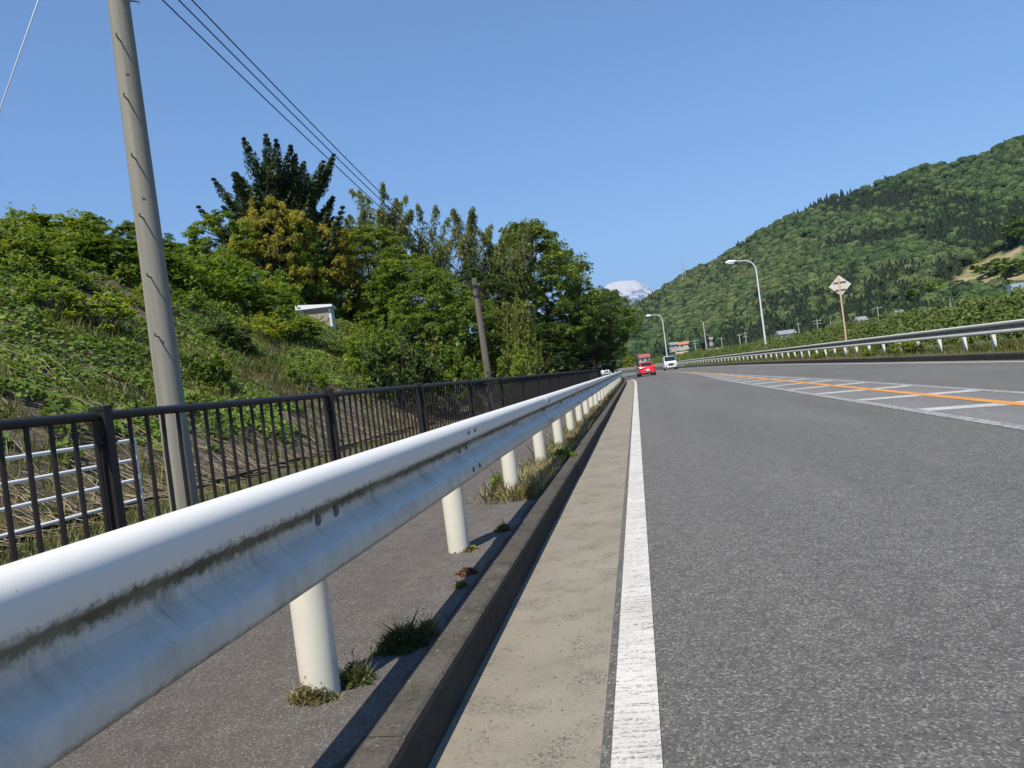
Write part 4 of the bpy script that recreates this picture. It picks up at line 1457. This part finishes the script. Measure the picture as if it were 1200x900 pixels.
# step bolts: alternating, some facing the viewer with hooked shape
vdir = Vector((-pb.x, -pb.y, 0)).normalized()
sdir = Vector((-vdir.y, vdir.x, 0))            # to the viewer's right
zz = 2.05
k = 0
while zz < 7.6:
    d = (vdir * .85 - sdir * .25).normalized()
    r_ = polerad(zz)
    obj('step_bolt', MB().tube([d * (r_ - .02), d * (r_ + .10), d * (r_ + .105) + Vector((0, 0, .03))], .009, 6).__class__().tube(
        [d * (r_ - .02) + Vector((0, 0, zz)), d * (r_ + .11) + Vector((0, 0, zz)), d * (r_ + .115) + Vector((0, 0, zz + .03))], .009, 6), M['bolt'], p1)
    zz += .64; k += 1
for (zz, sg) in ((5.75, 1), (6.10, -1), (6.42, 1), (6.78, -1), (7.1, 1)):
    d = sdir * sg
    r_ = polerad(zz)
    obj('step_bolt', MB().tube([d * (r_ - .02) + Vector((0, 0, zz)), d * (r_ + .09) + Vector((0, 0, zz)), d * (r_ + .09) + Vector((0, 0, zz - .02))], .009, 6), M['bolt'], p1)
for zz in (2.0, 3.55, 4.9):
    d = (vdir - sdir * .1).normalized()
    obj('plug', MB().tube([d * (polerad(zz) - .01) + Vector((0, 0, zz)), d * (polerad(zz) + .006) + Vector((0, 0, zz))], .016, 10), M['bolt'], p1)
obj('crossarm', MB().box((.0, 0, 6.75), (.9, .07, .07)), M['steel'], p1)
pb2 = pole_at(573, 442, -5.05)
p2 = thing('utility_pole', 'short dark weathered utility pole in front of the wood', 'utility pole', (pb2.x, pb2.y, 0.0))
top2 = W(555.5, 326, -5.05 / pdir(573, 442).x)
lean = Vector((top2.x - pb2.x, top2.y - pb2.y, 0))
obj('shaft', MB().tube([(0, 0, -.1), lean * .5 + Vector((0, 0, top2.z * .5)), lean + Vector((0, 0, top2.z))], [.135, .12, .10], 16), M['conc_pole_b'], p2, True, 50)
obj('clamp', MB().tube([lean * .93 + Vector((0, 0, top2.z * .93)), lean * .95 + Vector((0, 0, top2.z * .95))], .125, 14), M['dark'], p2)
obj('clamp', MB().tube([lean * .86 + Vector((0, 0, top2.z * .86)), lean * .875 + Vector((0, 0, top2.z * .875))], .122, 14), M['dark'], p2)
obj('clamp_bolt', MB().box(lean * .95 + Vector((.12, -.05, top2.z * .95)), (.14, .05, .05)), M['bolt'], p2)
p2top = Vector((pb2.x, pb2.y, 0)) + lean + Vector((0, 0, top2.z))
wl = [(187, 0, 'lowest of the three black wires running from the tall pole'), (207, 0, 'middle of the three black wires running from the tall pole'), (221, 0, 'uppermost of the three black wires running from the tall pole')]
for j, (px, py, lb) in enumerate(wl):
    tp_ = pb.y / pdir(216, 590).y
    a = W((139, 160, 177)[j], -50, tp_)
    # wire end on the second pole
    e = p2top + Vector((0, 0, -.12 - .16 * (2 - j)))
    pts = []
    for i in range(25):
        f = i / 24
        p = a.lerp(e, f); p.z -= .28 * 4 * f * (1 - f) * .5
        pts.append(p)
    tag(obj('overhead_wire', MB().tube(pts, .0085, 6), M['wire'], None, True), lb, 'wire', 'overhead wires')
# pale stay wire
a = Vector((pb.x, pb.y, 7.9))
t = .004
e = W(-113, 450, t)
while e.z > emb_w(e.x, e.y) and t < .05:
    t += .0005; e = W(-113, 450, t)
b = W(22, 66, .0098)
tag(obj('stay_wire', MB().tube([W(95, -142, .0096), e], .007, 6), M['wire_pale'], None, True), 'pale stay wire crossing the sky at the top left corner', 'wire')

# ================================================================== SHED
c = W(372, 372, .0385)
sh = thing('garden_shed', 'white and beige metal shed half hidden among the trees', 'shed', (c.x, c.y, c.z - 1.15), R(14))
sh.scale = (.80, .80, .80)
obj('wall', MB().box((0, 0, .95), (1.75, 1.4, 1.9)), M['post_white'], sh)
M['shed_door'] = plain('shed_door_beige', (.33, .27, .22), .5, var=.06)
for x in (-.28, .40): obj('door', MB().box((x, -.715, .93), (.66, .03, 1.72)), M['shed_door'], sh)
rf = MB().prism([(-1.0, 1.86), (1.0, 1.86), (1.0, 1.98), (-1.0, 2.14)], lambda a, b, k: (a, -.9 if k == 0 else .85, b))
obj('roof', rf, plain('shed_roof_white', (.80, .81, .82), .4, var=.04), sh)
obj('frame', MB().box((-.80, -.72, .95), (.16, .045, 1.9)), M['post_white'], sh)

# ================================================================== STREET LAMPS AND SIGN
def street_lamp(px, py, Y, off, H, label, arm=1.7):
    d = pdir(px, py)
    p = W(px, py, Y / d.y)
    o = thing('street_lamp', label, 'street lamp', (p.x, p.y, 0), 0, 'street lamps on the far side of the road')
    pts = [Vector((0, 0, 0)), Vector((0, 0, H * .45)), Vector((0, 0, H * .86))]
    rad = [.095, .08, .06]
    for k in range(1, 9):
        th = k / 8 * R(82)
        rr_ = arm * .62
        pts.append(Vector((-rr_ * (1 - math.cos(th)), 0, H * .86 + rr_ * math.sin(th)))); rad.append(.058 - .002 * k)
    e = pts[-1] + Vector((-arm * .45, 0, .05))
    pts.append(e); rad.append(.035)
    obj('pole', MB().tube(pts, rad, 12), M['lamp'], o, True, 50)
    obj('base', MB().tube([(0, 0, -.1), (0, 0, .5)], .13, 12), M['lamp'], o, True, 50)
    hd = obj('lamp_head', MB().tube([e + Vector((.1, 0, 0)), e + Vector((-.12, 0, .03)), e + Vector((-.55, 0, .04)), e + Vector((-.85, 0, .0)), e + Vector((-.92, 0, -.03))], [.05, .11, .15, .10, .03], 12), plain('lamp_head_white', (.78, .80, .82), .35, var=.04), o, True)
    obj('diffuser', MB().box(e + Vector((-.45, 0, -.12)), (.55, .2, .06)), plain('lamp_glass', (.7, .72, .72), .2), hd)
    return o
street_lamp(898, 408, 72, 0, 9.55, 'tall curved street lamp rising from the thicket left of the diamond sign')
street_lamp(781.5, 415, 128, 0, 9.2, 'farther curved street lamp above the white van')

d = pdir(991, 392)
p = W(991, 392, 10.75 / d.x)
sg = thing('road_sign', 'diamond road sign seen from behind on a peach coloured post', 'road sign', (p.x, p.y, .1))
fr = Vector((p.x, p.y, 0)).normalized(); rt = Vector((fr.y, -fr.x, 0))
zc = W(988, 334, 10.75 / d.x).z
q = .535
def sp_(a, b, dpt): return rt * a + Vector((0, 0, b + zc - .1)) + fr * dpt
obj('panel', MB().prism([(0, q), (q, 0), (0, -q), (-q, 0)], lambda a, b, k: sp_(a + .03, b, .06 if k == 0 else .08)), M['signback'], sg)
for zz, w_ in ((.17, .30), (-.22, .26)):
    obj('bracket', MB().prism([(-w_, zz - .025), (w_, zz - .025), (w_, zz + .025), (-w_, zz + .025)], lambda a, b, k: sp_(a + .03, b, .02 if k == 0 else .058)), M['bolt'], sg)
obj('post', MB().tube([Vector((0, 0, 0)) , Vector((0, 0, zc + .30))], .042, 12), M['rusty'], sg, True, 50)

# ================================================================== VEHICLES
M['red'] = plain('red_car_paint', (.62, .018, .014), .25, coat=1.0, var=.03)
M['white_car'] = plain('white_car_paint', (.78, .79, .80), .25, coat=1.0, var=.03)
M['glass'] = plain('car_glass', (.012, .014, .017), .06, var=.05, spec=.8)
M['tyre'] = plain('tyre', (.015, .015, .016), .8)
M['alloy'] = plain('alloy_rim', (.45, .46, .48), .3, metal=.8)
M['plate'] = plain('licence_plate', (.78, .78, .76), .5)
M['tail'] = plain('tail_lamp', (.45, .01, .01), .15, coat=1)
M['head'] = plain('head_lamp', (.72, .75, .78), .1, coat=1)
M['trim'] = plain('black_trim', (.02, .02, .022), .4)
def loft_body(sections, n=None):
    """sections: (y, [(x,z) half outline bottom->top]) mirrored"""
    mb = MB()
    m_ = len(sections[0][1])
    for y, half in sections:
        ring = [(x, y, z) for x, z in half] + [(-x, y, z) for x, z in reversed(half)]
        mb.v += ring
    r_ = 2 * m_
    for i in range(len(sections) - 1):
        for j in range(r_):
            j2 = (j + 1) % r_
            mb.f.append((i * r_ + j, i * r_ + j2, (i + 1) * r_ + j2, (i + 1) * r_ + j))
    mb.f.append(tuple(reversed(range(r_)))); mb.f.append(tuple((len(sections) - 1) * r_ + j for j in range(r_)))
    return mb
def wheels(root, xs, ys, r_, w_=.2):
    for y in ys:
        for sx in (-1, 1):
            wh = bpy.data.objects.new('wheel', None); COL.objects.link(wh); wh.parent = root; wh.location = (sx * xs, y, r_)
            obj('tyre', MB().tube([(-w_ / 2, 0, 0), (-w_ / 2 + .02, 0, 0), (w_ / 2 - .02, 0, 0), (w_ / 2, 0, 0)], [r_ * .92, r_, r_, r_ * .92], 18), M['tyre'], wh, True, 50)
            obj('rim', MB().tube([(sx * (w_ / 2 - .03), 0, 0), (sx * (w_ / 2 + .006), 0, 0)], [r_ * .62, r_ * .58], 14), M['alloy'], wh, True, 50)
def place(px, py):
    d = pdir(px, py); t = -CAM_H / d.z
    return W(px, py, t)
# red saloon, seen from behind; local +y = forward
def saloon(root):
    def sec(y, w, zb, zs, zt, wt, tuck=.04):
        return (y, [(w - .10, zb), (w - .02, zb + .06), (w, zs - .22), (w - .02, zs - .03), (wt, zt)])
    S = [sec(-2.2, .76, .30, .80, .84, .60), sec(-2.12, .83, .22, .90, .94, .66), sec(-1.7, .86, .18, .95, 1.0, .68), sec(-1.0, .87, .18, .96, 1.0, .70), sec(.8, .87, .18, .96, .99, .70),
         sec(1.4, .86, .18, .92, .94, .66), sec(2.0, .83, .20, .76, .80, .60), sec(2.25, .70, .28, .62, .66, .5)]
    obj('body', loft_body(S), M['red'], root, True, 35)
    C_ = [(-1.55, [(.70, .94), (.69, .96), (.68, .97), (.67, .98), (.6, .985)]), (-.95, [(.74, .94), (.73, 1.0), (.68, 1.22), (.63, 1.31), (.5, 1.345)]),
          (-.1, [(.74, .94), (.73, 1.0), (.67, 1.28), (.61, 1.36), (.5, 1.39)]), (.35, [(.74, .94), (.73, 1.0), (.66, 1.24), (.6, 1.32), (.5, 1.35)]), (1.25, [(.70, .92), (.69, .93), (.68, .94), (.66, .945), (.6, .95)])]
    cb = obj('cabin', loft_body(C_), M['red'], root, True, 35)
    obj('rear_window', MB().add([(-.60, -1.53, 1.005), (.60, -1.53, 1.005), (.52, -1.0, 1.315), (-.52, -1.0, 1.315)], [(0, 1, 2, 3)]), M['glass'], cb)
    obj('windscreen', MB().add([(-.60, 1.25, .965), (.60, 1.25, .965), (.52, .42, 1.34), (-.52, .42, 1.34)], [(3, 2, 1, 0)]), M['glass'], cb)
    for sx in (-1, 1):
        obj('side_window', MB().add([(sx * .745, -1.15, 1.02), (sx * .745, .85, 1.0), (sx * .685, .32, 1.25), (sx * .69, -.85, 1.24)], [(0, 1, 2, 3)]), M['glass'], cb)
        obj('tail_light', MB().box((sx * .64, -2.165, .77), (.30, .10, .14)), M['tail'], root)
        obj('mirror', MB().box((sx * .93, .62, 1.0), (.18, .10, .13)), M['red'], root)
        obj('exhaust', MB().tube([(sx * .5, -2.24, .24), (sx * .5, -2.0, .24)], .04, 8), M['alloy'], root)
    obj('licence_plate', MB().box((0, -2.215, .60), (.33, .02, .165)), M['plate'], root)
    obj('lower_bumper', MB().box((0, -2.16, .28), (1.30, .12, .14)), M['trim'], root)
    wheels(root, .76, (-1.32, 1.33), .31)
q = place(757.5, 440.5)
s_, o_ = to_road(q.x, q.y)
car = thing('red_car', 'red saloon car driving away round the bend', 'car', (q.x, q.y, .002), heading(s_) + R(2))
car.scale = (.92, .95, .97)
saloon(car)
# white van facing the camera; local -y = front
def van(root, L_=4.7, H_=1.95, Wd=.86):
    def sec(y, w, zb, zs, zt, wt):
        return (y, [(w - .08, zb), (w, zb + .10), (w, zs), (wt + .03, zt - .10), (wt - .10, zt)])
    f = -L_ / 2
    S = [sec(f, Wd - .12, .32, .62, .92, Wd - .2), sec(f + .10, Wd - .03, .24, .78, 1.02, Wd - .12), sec(f + .75, Wd, .20, 1.0, 1.16, Wd - .07), sec(f + 1.45, Wd, .20, 1.1, H_ - .05, Wd - .14),
         sec(f + 2.2, Wd, .20, 1.1, H_, Wd - .12), sec(-f - .3, Wd, .22, 1.1, H_ - .02, Wd - .12), sec(-f, Wd - .05, .30, 1.05, H_ - .2, Wd - .18)]
    bd = obj('body', loft_body(S), M['white_car'], root, True, 35)
    w_ = Wd - .14
    obj('windscreen', MB().add([(-w_ - .03, f + .70, 1.17), (w_ + .03, f + .70, 1.17), (w_ - .02, f + 1.40, H_ - .075), (-w_ + .02, f + 1.40, H_ - .075)], [(0, 1, 2, 3)]), M['glass'], bd)
    for sx in (-1, 1):
        obj('side_window', MB().add([(sx * (Wd + .004), f + 1.2, 1.13), (sx * (Wd + .004), -f - .5, 1.13), (sx * (Wd - .09), -f - .6, H_ - .22), (sx * (Wd - .09), f + 1.55, H_ - .22)], [(0, 1, 2, 3)]), M['glass'], bd)
        obj('headlight', MB().box((sx * (Wd - .24), f + .01, .80), (.34, .12, .17)), M['head'], root)
        obj('fog_lamp', MB().box((sx * (Wd - .20), f - .005, .45), (.22, .08, .10)), M['trim'], root)
        obj('mirror', MB().box((sx * (Wd + .12), f + .95, 1.16), (.16, .10, .22)), M['trim'], root)
    obj('grille', MB().prism([(-.42, .86), (.42, .86), (.30, .52), (-.30, .52)], lambda a, b, k: (a, f - .03 if k == 0 else f + .1, b)), M['trim'], root)
    g = obj('grille_bar', MB().prism([(-.40, .80), (-.30, .80), (-.18, .62), (.18, .62), (.30, .80), (.40, .80), (.24, .56), (-.24, .56)], lambda a, b, k: (a, f - .045 if k == 0 else f - .02, b)), M['alloy'], root)
    obj('licence_plate', MB().box((0, f - .035, .42), (.33, .02, .165)), M['plate'], root)
    obj('lower_intake', MB().box((0, f + .0, .30), (1.0, .07, .08)), M['trim'], root)
    wheels(root, Wd - .10, (f + .85, -f - .95), .32)
d = pdir(785.5, 431.5)
vY = 106.0
q = W(785.5, 431.5, vY / d.y)
s_, o_ = to_road(q.x, q.y)
vn = thing('white_van', 'white people carrier with dark grille coming towards the camera', 'van', (q.x, q.y, .002), heading(s_) + R(-4))
van(vn, 4.7, 1.85, .85)
d = pdir(707.5, 433)
q = W(707.5, 433, 158 / d.y)
s_, o_ = to_road(q.x, q.y)
tv = thing('small_white_van', 'small white van at the bend beyond the end of the fence', 'van', (q.x, q.y, .002), heading(s_) + R(8))
van(tv, 3.5, 2.2, .80)

# ================================================================== HOUSES AND FAR POLES
M['wall_w'] = plain('house_wall_white', (.42, .41, .385), .8, var=.06, scale=2)
M['wall_b'] = plain('house_wall_beige', (.45, .38, .30), .8, var=.08, scale=2)
M['roof_r'] = plain('roof_red', (.30, .075, .08), .7, var=.15, scale=2)
M['roof_o'] = plain('roof_orange', (.38, .16, .08), .7, var=.15, scale=2)
M['roof_g'] = plain('roof_grey', (.22, .22, .23), .7, var=.15, scale=2)
M['roof_t'] = plain('roof_tan', (.33, .24, .18), .7, var=.15, scale=2)
M['pane'] = plain('house_window', (.03, .035, .04), .1)
HOUSES = []
def house(px, py, t, w, dp, h, roof, wall, label, rz=0.0, ground=None):
    HOUSES.append((px, py, W(px, py, t).y, w / t * .55 + 5))
    return house_(px, py, t, w, dp, h, roof, wall, label, rz, ground)
def house_(px, py, t, w, dp, h, roof, wall, label, rz=0.0, ground=None):
    """ridge at pixel"""
    p = W(px, py, t)
    zr = p.z
    z0 = (mount_z(p.x / p.y, p.y) if ground is None else ground)
    z0 = min(z0, zr - h)
    rh = min(h * .38, 2.0)
    eave = zr - z0 - rh
    o = thing('house', label, 'house', (p.x, p.y, z0), rz, 'houses in the valley')
    obj('wall', MB().box((0, 0, eave / 2), (w, dp, eave)), M[wall], o)
    obj('roof', MB().prism([(-dp / 2 - .5, eave - .05), (dp / 2 + .5, eave - .05), (dp / 2 + .5, eave + .1), (0, eave + rh), (-dp / 2 - .5, eave + .1)], lambda a, b, k: ((-w / 2 - .4) if k == 0 else (w / 2 + .4), a, b)), M[roof], o)
    for k in range(2):
        x = (k - .5) * w * .5
        f = obj('window', MB().box((x, -dp / 2 - .03, eave - 1.2), (1.5, .06, 1.2)), M['post_white'], o)
        obj('pane', MB().box((x, -dp / 2 - .07, eave - 1.2), (1.3, .04, 1.0)), M['pane'], f)
    obj('door', MB().box((w * .36, -dp / 2 - .03, 1.0), (1.0, .06, 2.0)), M['wall_b'], o)
    return o
house(754, 415, .44, 5.2, 4.4, 4.8, 'roof_r', 'wall_b', 'small beige house with a red roof behind the red car', .2, ground=-.06)
house(741, 417, .50, 4, 5, 4.5, 'roof_g', 'wall_w', 'small white house left of the red roofed house', .5, ground=-.06)
house(789, 401, .60, 6, 6, 6, 'roof_g', 'wall_w', 'white house with a grey roof left of the orange roofed house', .3)
house(803, 400, .58, 9, 6, 6, 'roof_o', 'wall_w', 'house with an orange roof above the white van', -.15)
house(799, 412, .40, 5, 5, 5, 'roof_t', 'wall_b', 'tan roofed house just above the white van', -.1, ground=-.06)
house(834, 395, .55, 6, 6, 6, 'roof_g', 'wall_w', 'white house right of the tall pale pole', .6)
house(838, 408, .40, 5, 5, 5, 'roof_t', 'wall_b', 'tan house behind the thicket right of the tall pale pole', -.1, ground=-.06)
house(862, 406, .36, 5, 5, 5, 'roof_g', 'roof_g', 'dark low house left of the tall street lamp', .1, ground=-.06)
house(920, 387, .42, 8, 6, 6, 'roof_g', 'wall_w', 'grey roofed house between the street lamp and the diamond sign', .2)
house(1008, 371, .38, 4, 5, 5, 'roof_g', 'wall_w', 'small white house right of the diamond sign', .2)
house(1052, 364, .36, 3.2, 4, 4, 'roof_g', 'wall_w', 'tiny white house over the thicket far right of the diamond sign', .1)
# long grey blue building at the right edge
p = W(1215, 335, .16)
bl = thing('works_building', 'blue grey flat roofed building behind the thicket at the right edge', 'building', (p.x, p.y, -.06), R(-18))
hh = p.z + .06
M['blue_wall'] = plain('blue_grey_cladding', (.30, .35, .44), .5, var=.05)
obj('upper_wall', MB().box((0, 0, hh - .6), (9, 8, 3.0)), M['blue_wall'], bl)
obj('lower_wall', MB().box((0, .1, (hh - 2.1) / 2), (8.6, 7.6, hh - 2.1)), M['wall_w'], bl)
obj('canopy', MB().box((-5.6, -.5, hh - 2.2), (3.2, 5, .3)), M['post_white'], bl)
for k in range(2): obj('window', MB().box((-2.5 + 3 * k, -3.74, hh - 3.2), (1.6, .08, 1.2)), M['pane'], bl)
obj('canopy_post', MB().box((-6.9, -2.7, (hh - 2.3) / 2), (.15, .15, hh - 2.3)), M['post_white'], bl)

def far_pole(px, ptop, pbot, t, label, arms=1, r_=.16, wd=1.6):
    p = W(px, ptop, t); b = W(px + (pbot - ptop) * .13, pbot, t)
    z0 = mount_z(b.x / b.y, b.y)
    z0 = min(z0, b.z)
    o = thing('far_utility_pole', label, 'utility pole', (p.x, p.y, z0), 0, 'poles in the valley')
    obj('shaft', MB().tube([(0, 0, 0), (0, 0, p.z - z0)], [r_, r_ * .7], 8), M['far_pole'], o, True, 50)
    for k in range(arms):
        obj('crossarm', MB().box((0, 0, p.z - z0 - .5 - .9 * k), (wd, .12, .12)), M['far_pole'], o)
    obj('insulator', MB().box((wd * .4, 0, p.z - z0 - .35), (.12, .12, .25)), M['wall_w'], o)
    return o
far_pole(824, 377, 410, .25, 'tallest pale pole in the valley right of the white van', 0, .22)
far_pole(814, 398, 412, .30, 'short pole with a wide crossarm right of the white van', 2, .16, 2.4)
far_pole(845, 395, 410, .30, 'thin pole right of the tallest pale pole', 1)
far_pole(866, 391, 408, .28, 'pole with crossarm midway to the tall street lamp', 1)
far_pole(873, 389, 407, .27, 'pole just left of the tall street lamp', 2)
far_pole(935, 378, 398, .28, 'stout pole just right of the tall street lamp', 1)
far_pole(957, 374, 394, .26, 'pole with two crossarms left of the diamond sign', 2, .16, 2.6)
far_pole(973, 376, 392, .30, 'thin white pole close to the left of the diamond sign', 0)
far_pole(1028, 359, 376, .26, 'pole with a wide crossarm right of the diamond sign', 1, .16, 2.8)
far_pole(1113, 350, 366, .22, 'grey pole at the foot of the mown slope', 0)

# pylon on the ridge
p = W(801, 318, 1.02)
py = thing('ridge_mast', 'tiny lattice mast on the mountain ridge', 'mast', (p.x, p.y, p.z - 12))
for sx in (-1, 1):
    for sy in (-1, 1):
        obj('leg', MB().tube([(sx * 2, sy * 2, 0), (sx * .3, sy * .3, 33)], .36, 4), M['steel'], py)
for k in range(6):
    z_ = 4 + 5 * k; w_ = 2 - 1.7 * z_ / 33
    obj('brace', MB().box((0, 0, z_), (2 * w_, 2 * w_, .25)), M['steel'], py)

# trees on the mown slope and by the bend
def slope_tree(px, py, r, hpx, proto, label, col=(1, 1, 1), t=None):
    p, tt = hit_mount(px, py) if t is None else (W(px, py, t), t)
    z = mount_z(p.x / p.y, p.y)
    plant('slope_tree', proto, (p.x, p.y, z - .3), hpx * tt, r * tt, label, 'tree', 'trees at the foot of the mountain', col, px)
P['far_bush'] = proto_broad(21, H=6, Rr=3.4, nclump=60, per=70, lsize=.6, mat='leaf_mid', cz=.45, rz=.5, bottom=-.9, crad=.9, nl=6)
P['far_bush_b'] = proto_broad(22, H=6, Rr=3.4, nclump=60, per=70, lsize=.6, mat='leaf_bright', cz=.45, rz=.5, bottom=-.9, crad=.9, nl=6)
measure(P['far_bush']); measure(P['far_bush_b'])
slope_tree(1135, 345, 14, 18, 'far_bush', 'dark round tree on the mown slope')
slope_tree(1085, 357, 22, 28, 'far_bush', 'large dark tree left of the mown slope', (.9, 1, .9))
slope_tree(1107, 350, 14, 22, 'far_bush', 'tree at the left edge of the mown slope', (.9, 1, .8))
slope_tree(1160, 324, 19, 22, 'far_bush', 'wide dark tree at the top of the mown slope', (.9, .95, .8))
slope_tree(1194, 320, 18, 22, 'far_bush', 'second wide tree at the top of the mown slope, at the right edge', (.9, .95, .8))
slope_tree(1196, 285, 18, 34, 'far_bush', 'tall dark tree above the mown slope at the right edge', (.6, .75, .6))
slope_tree(1158, 346, 8, 8, 'far_bush_b', 'small bush low on the mown slope', (.9, 1, .8))
slope_tree(1180, 340, 7, 7, 'far_bush_b', 'smallest bush on the mown slope near the blue grey building', (.9, .9, .8))
slope_tree(737, 432, 9, 18, 'far_bush_b', 'round yellow green tree left of the red roofed house', (1.6, 1.2, .9), t=.36)
slope_tree(775, 430, 10, 14, 'far_bush', 'green tree between the red roofed house and the street lamp', (1, 1, 1), t=.34)
slope_tree(722, 434, 9, 10, 'far_bush', 'low tree at the far left of the bend', (1.1, 1.1, .9), t=.30)
for k, (px, py, t_, lb) in enumerate([(806, 424, .26, 'leafy bush right of the white van at the far rail'), (822, 421, .24, 'leafy bush at the foot of the tallest pale pole'), (760, 431, .22, 'low bush behind the red car'), (770, 430, .21, 'low bush between the red car and the white van')]):
    slope_tree(px, py, 9, 10, 'far_bush_b', lb, (1, 1, .9), t=t_)

# ------------------------------------------------------------------ forest on the mountain (one mass)
def forest():
    protos = bpy.data.collections.new('forest_crowns')
    def far_mat(name, dark, light):
        ma, nt, out = new_mat(name)
        at_ = N(nt, 'ShaderNodeAttribute', attribute_name='tint')
        oi = N(nt, 'ShaderNodeObjectInfo')
        c = mixc(nt, oi.outputs['Random'], dark, light)
        c = mixc(nt, 1.0, c, ramp(nt, at_.outputs['Fac'], [(0, .6), (1, 1.45)]), 'MULTIPLY')
        principled(nt, out, c, .75, 0, None, .25)
        return ma
    mb_ = far_mat('forest_broadleaf', (.022, .050, .016), (.078, .120, .034))
    ml_ = far_mat('forest_light_broadleaf', (.055, .085, .026), (.105, .13, .045))
    mc_ = far_mat('forest_conifer', (.025, .042, .021), (.044, .062, .028))
    rng = np.random.RandomState(91)
    names = []
    for k in range(7):
        n = 800
        D = unit(rng.normal(size=(n, 3))); D[:, 2] = np.abs(D[:, 2]) * 1.1 - .25
        D = unit(D)
        if k < 5:
            la = unit(rng.normal(size=(6, 3))); g = .72 + sum(.22 * np.maximum(0, D @ la[q]) ** 3 for q in range(6))
            C = D * g[:, None] * np.array([5.0, 5.0, 4.4]) + np.array([0, 0, 5.0])
            Nn = unit(D + rng.normal(size=(n, 3)) * .22)
            Ls = rng.uniform(.7, 1.5, n)
        else:
            z = rng.rand(n) ** 1.3
            a = rng.uniform(0, 6.28, n)
            rr_ = 2.9 * (1 - z) ** .85 * rng.uniform(.7, 1.05, n)
            C = np.stack([np.cos(a) * rr_, np.sin(a) * rr_, 1 + 12 * z], 1)
            Nn = unit(np.stack([np.cos(a), np.sin(a), .5 + 0 * a], 1) + rng.normal(size=(n, 3)) * .4)
            Ls = rng.uniform(.7, 1.3, n)
        V = leaf_quads(C, Nn, Ls, Ls * .75, rng)
        me = quads_mesh('forest_crown', V, rng.rand(n))
        me.materials.append((mb_, mb_, mb_, mb_, ml_, mc_, mc_)[k])
        o = bpy.data.objects.new('forest_crown_%d' % k, me)
        protos.objects.link(o)
    pts, idx, scl, rot = [], [], [], []
    r2 = random.Random(5)
    tries = 0
    while len(pts) < 12500 and tries < 160000:
        tries += 1
        a = r2.uniform(SA[0] + .05, SA[-1] - .15)
        f = r2.random() ** .85 * 1.06
        Y = m_footY(a) + (m_ridgeY(a) - m_footY(a)) * f
        z = mount_z(a, Y)
        x = a * Y
        px, py_ = to_px((x, Y, z))
        if px < 560 or px > 1300: continue
        if f < .6 and in_clear(px, py_): continue
        if any(abs(px - hx) < hw and Y < hY + 8 for hx, hy, hY, hw in HOUSES): continue
        if r2.random() > min(1.0, .25 + Y / 900.0): continue
        patch = .6 * vnoise(x / 70., z / 38., 77) + .3 * vnoise(x / 30., z / 16., 78) + .25 * r2.random()
        con = patch > .70
        if py_ > 340 + (px - 800) * -.06 and px > 860 and vnoise(x / 60., z / 20., 79) > .55 and r2.random() < .8: con = True
        k = r2.choice((5, 6)) if con else (4 if (vnoise(x / 70., z / 30., 80) > .72 and r2.random() < .7) or r2.random() < .05 else r2.randrange(4))
        pts.append((x, Y, z - .6)); idx.append(k); scl.append(r2.uniform(.5, 1.2) * (.85 if con else 1.0)); rot.append(r2.uniform(0, 6.28))
    me = bpy.data.meshes.new('forest')
    me.from_pydata(pts, [], [])
    for nm, tp, dat in (('idx', 'INT', idx), ('scl', 'FLOAT', scl), ('rot', 'FLOAT', rot)):
        a_ = me.attributes.new(nm, tp, 'POINT'); a_.data.foreach_set('value', dat)
    o = bpy.data.objects.new('mountain_forest', me); COL.objects.link(o)
    ng = bpy.data.node_groups.new('forest_nodes', 'GeometryNodeTree')
    ng.interface.new_socket('Geometry', in_out='INPUT', socket_type='NodeSocketGeometry')
    ng.interface.new_socket('Geometry', in_out='OUTPUT', socket_type='NodeSocketGeometry')
    gi = ng.nodes.new('NodeGroupInput'); go = ng.nodes.new('NodeGroupOutput')
    ip = ng.nodes.new('GeometryNodeInstanceOnPoints')
    ci = ng.nodes.new('GeometryNodeCollectionInfo')
    ci.inputs['Collection'].default_value = protos
    ci.inputs['Separate Children'].default_value = True
    ci.inputs['Reset Children'].default_value = True
    def attr(nm, tp):
        n = ng.nodes.new('GeometryNodeInputNamedAttribute'); n.data_type = tp; n.inputs['Name'].default_value = nm
        return n.outputs[0]
    ng.links.new(gi.outputs[0], ip.inputs['Points'])
    ng.links.new(ci.outputs[0], ip.inputs['Instance'])
    ip.inputs['Pick Instance'].default_value = True
    ng.links.new(attr('idx', 'INT'), ip.inputs['Instance Index'])
    cx = ng.nodes.new('ShaderNodeCombineXYZ')
    ng.links.new(attr('rot', 'FLOAT'), cx.inputs[2])
    ng.links.new(cx.outputs[0], ip.inputs['Rotation'])
    ng.links.new(attr('scl', 'FLOAT'), ip.inputs['Scale'])
    ng.links.new(ip.outputs[0], go.inputs[0])
    md = o.modifiers.new('forest', 'NODES'); md.node_group = ng
    stuff(o, 'dense mixed forest covering the mountain', 'forest')
    print('forest', len(pts))
forest()

# ------------------------------------------------------------------ haze
hz = MB().box((0, 16000, 1900), (60000, 62000, 3830 + 2 * 35))
ho = obj('haze', hz, None)
hm, nt, out = new_mat('haze_air')
pv = N(nt, 'ShaderNodeVolumePrincipled')
pv.inputs['Color'].default_value = (.45, .68, 1.0, 1)
pv.inputs['Density'].default_value = 4.0e-5
pv.inputs['Anisotropy'].default_value = 0.0
L(nt, pv.outputs[0], out.inputs['Volume'])
ho.data.materials.append(hm)
stuff(ho, 'thin pale summer haze fading the far peak', 'haze')
print('tris', sum(len(m_.polygons) for m_ in bpy.data.meshes) * 2)
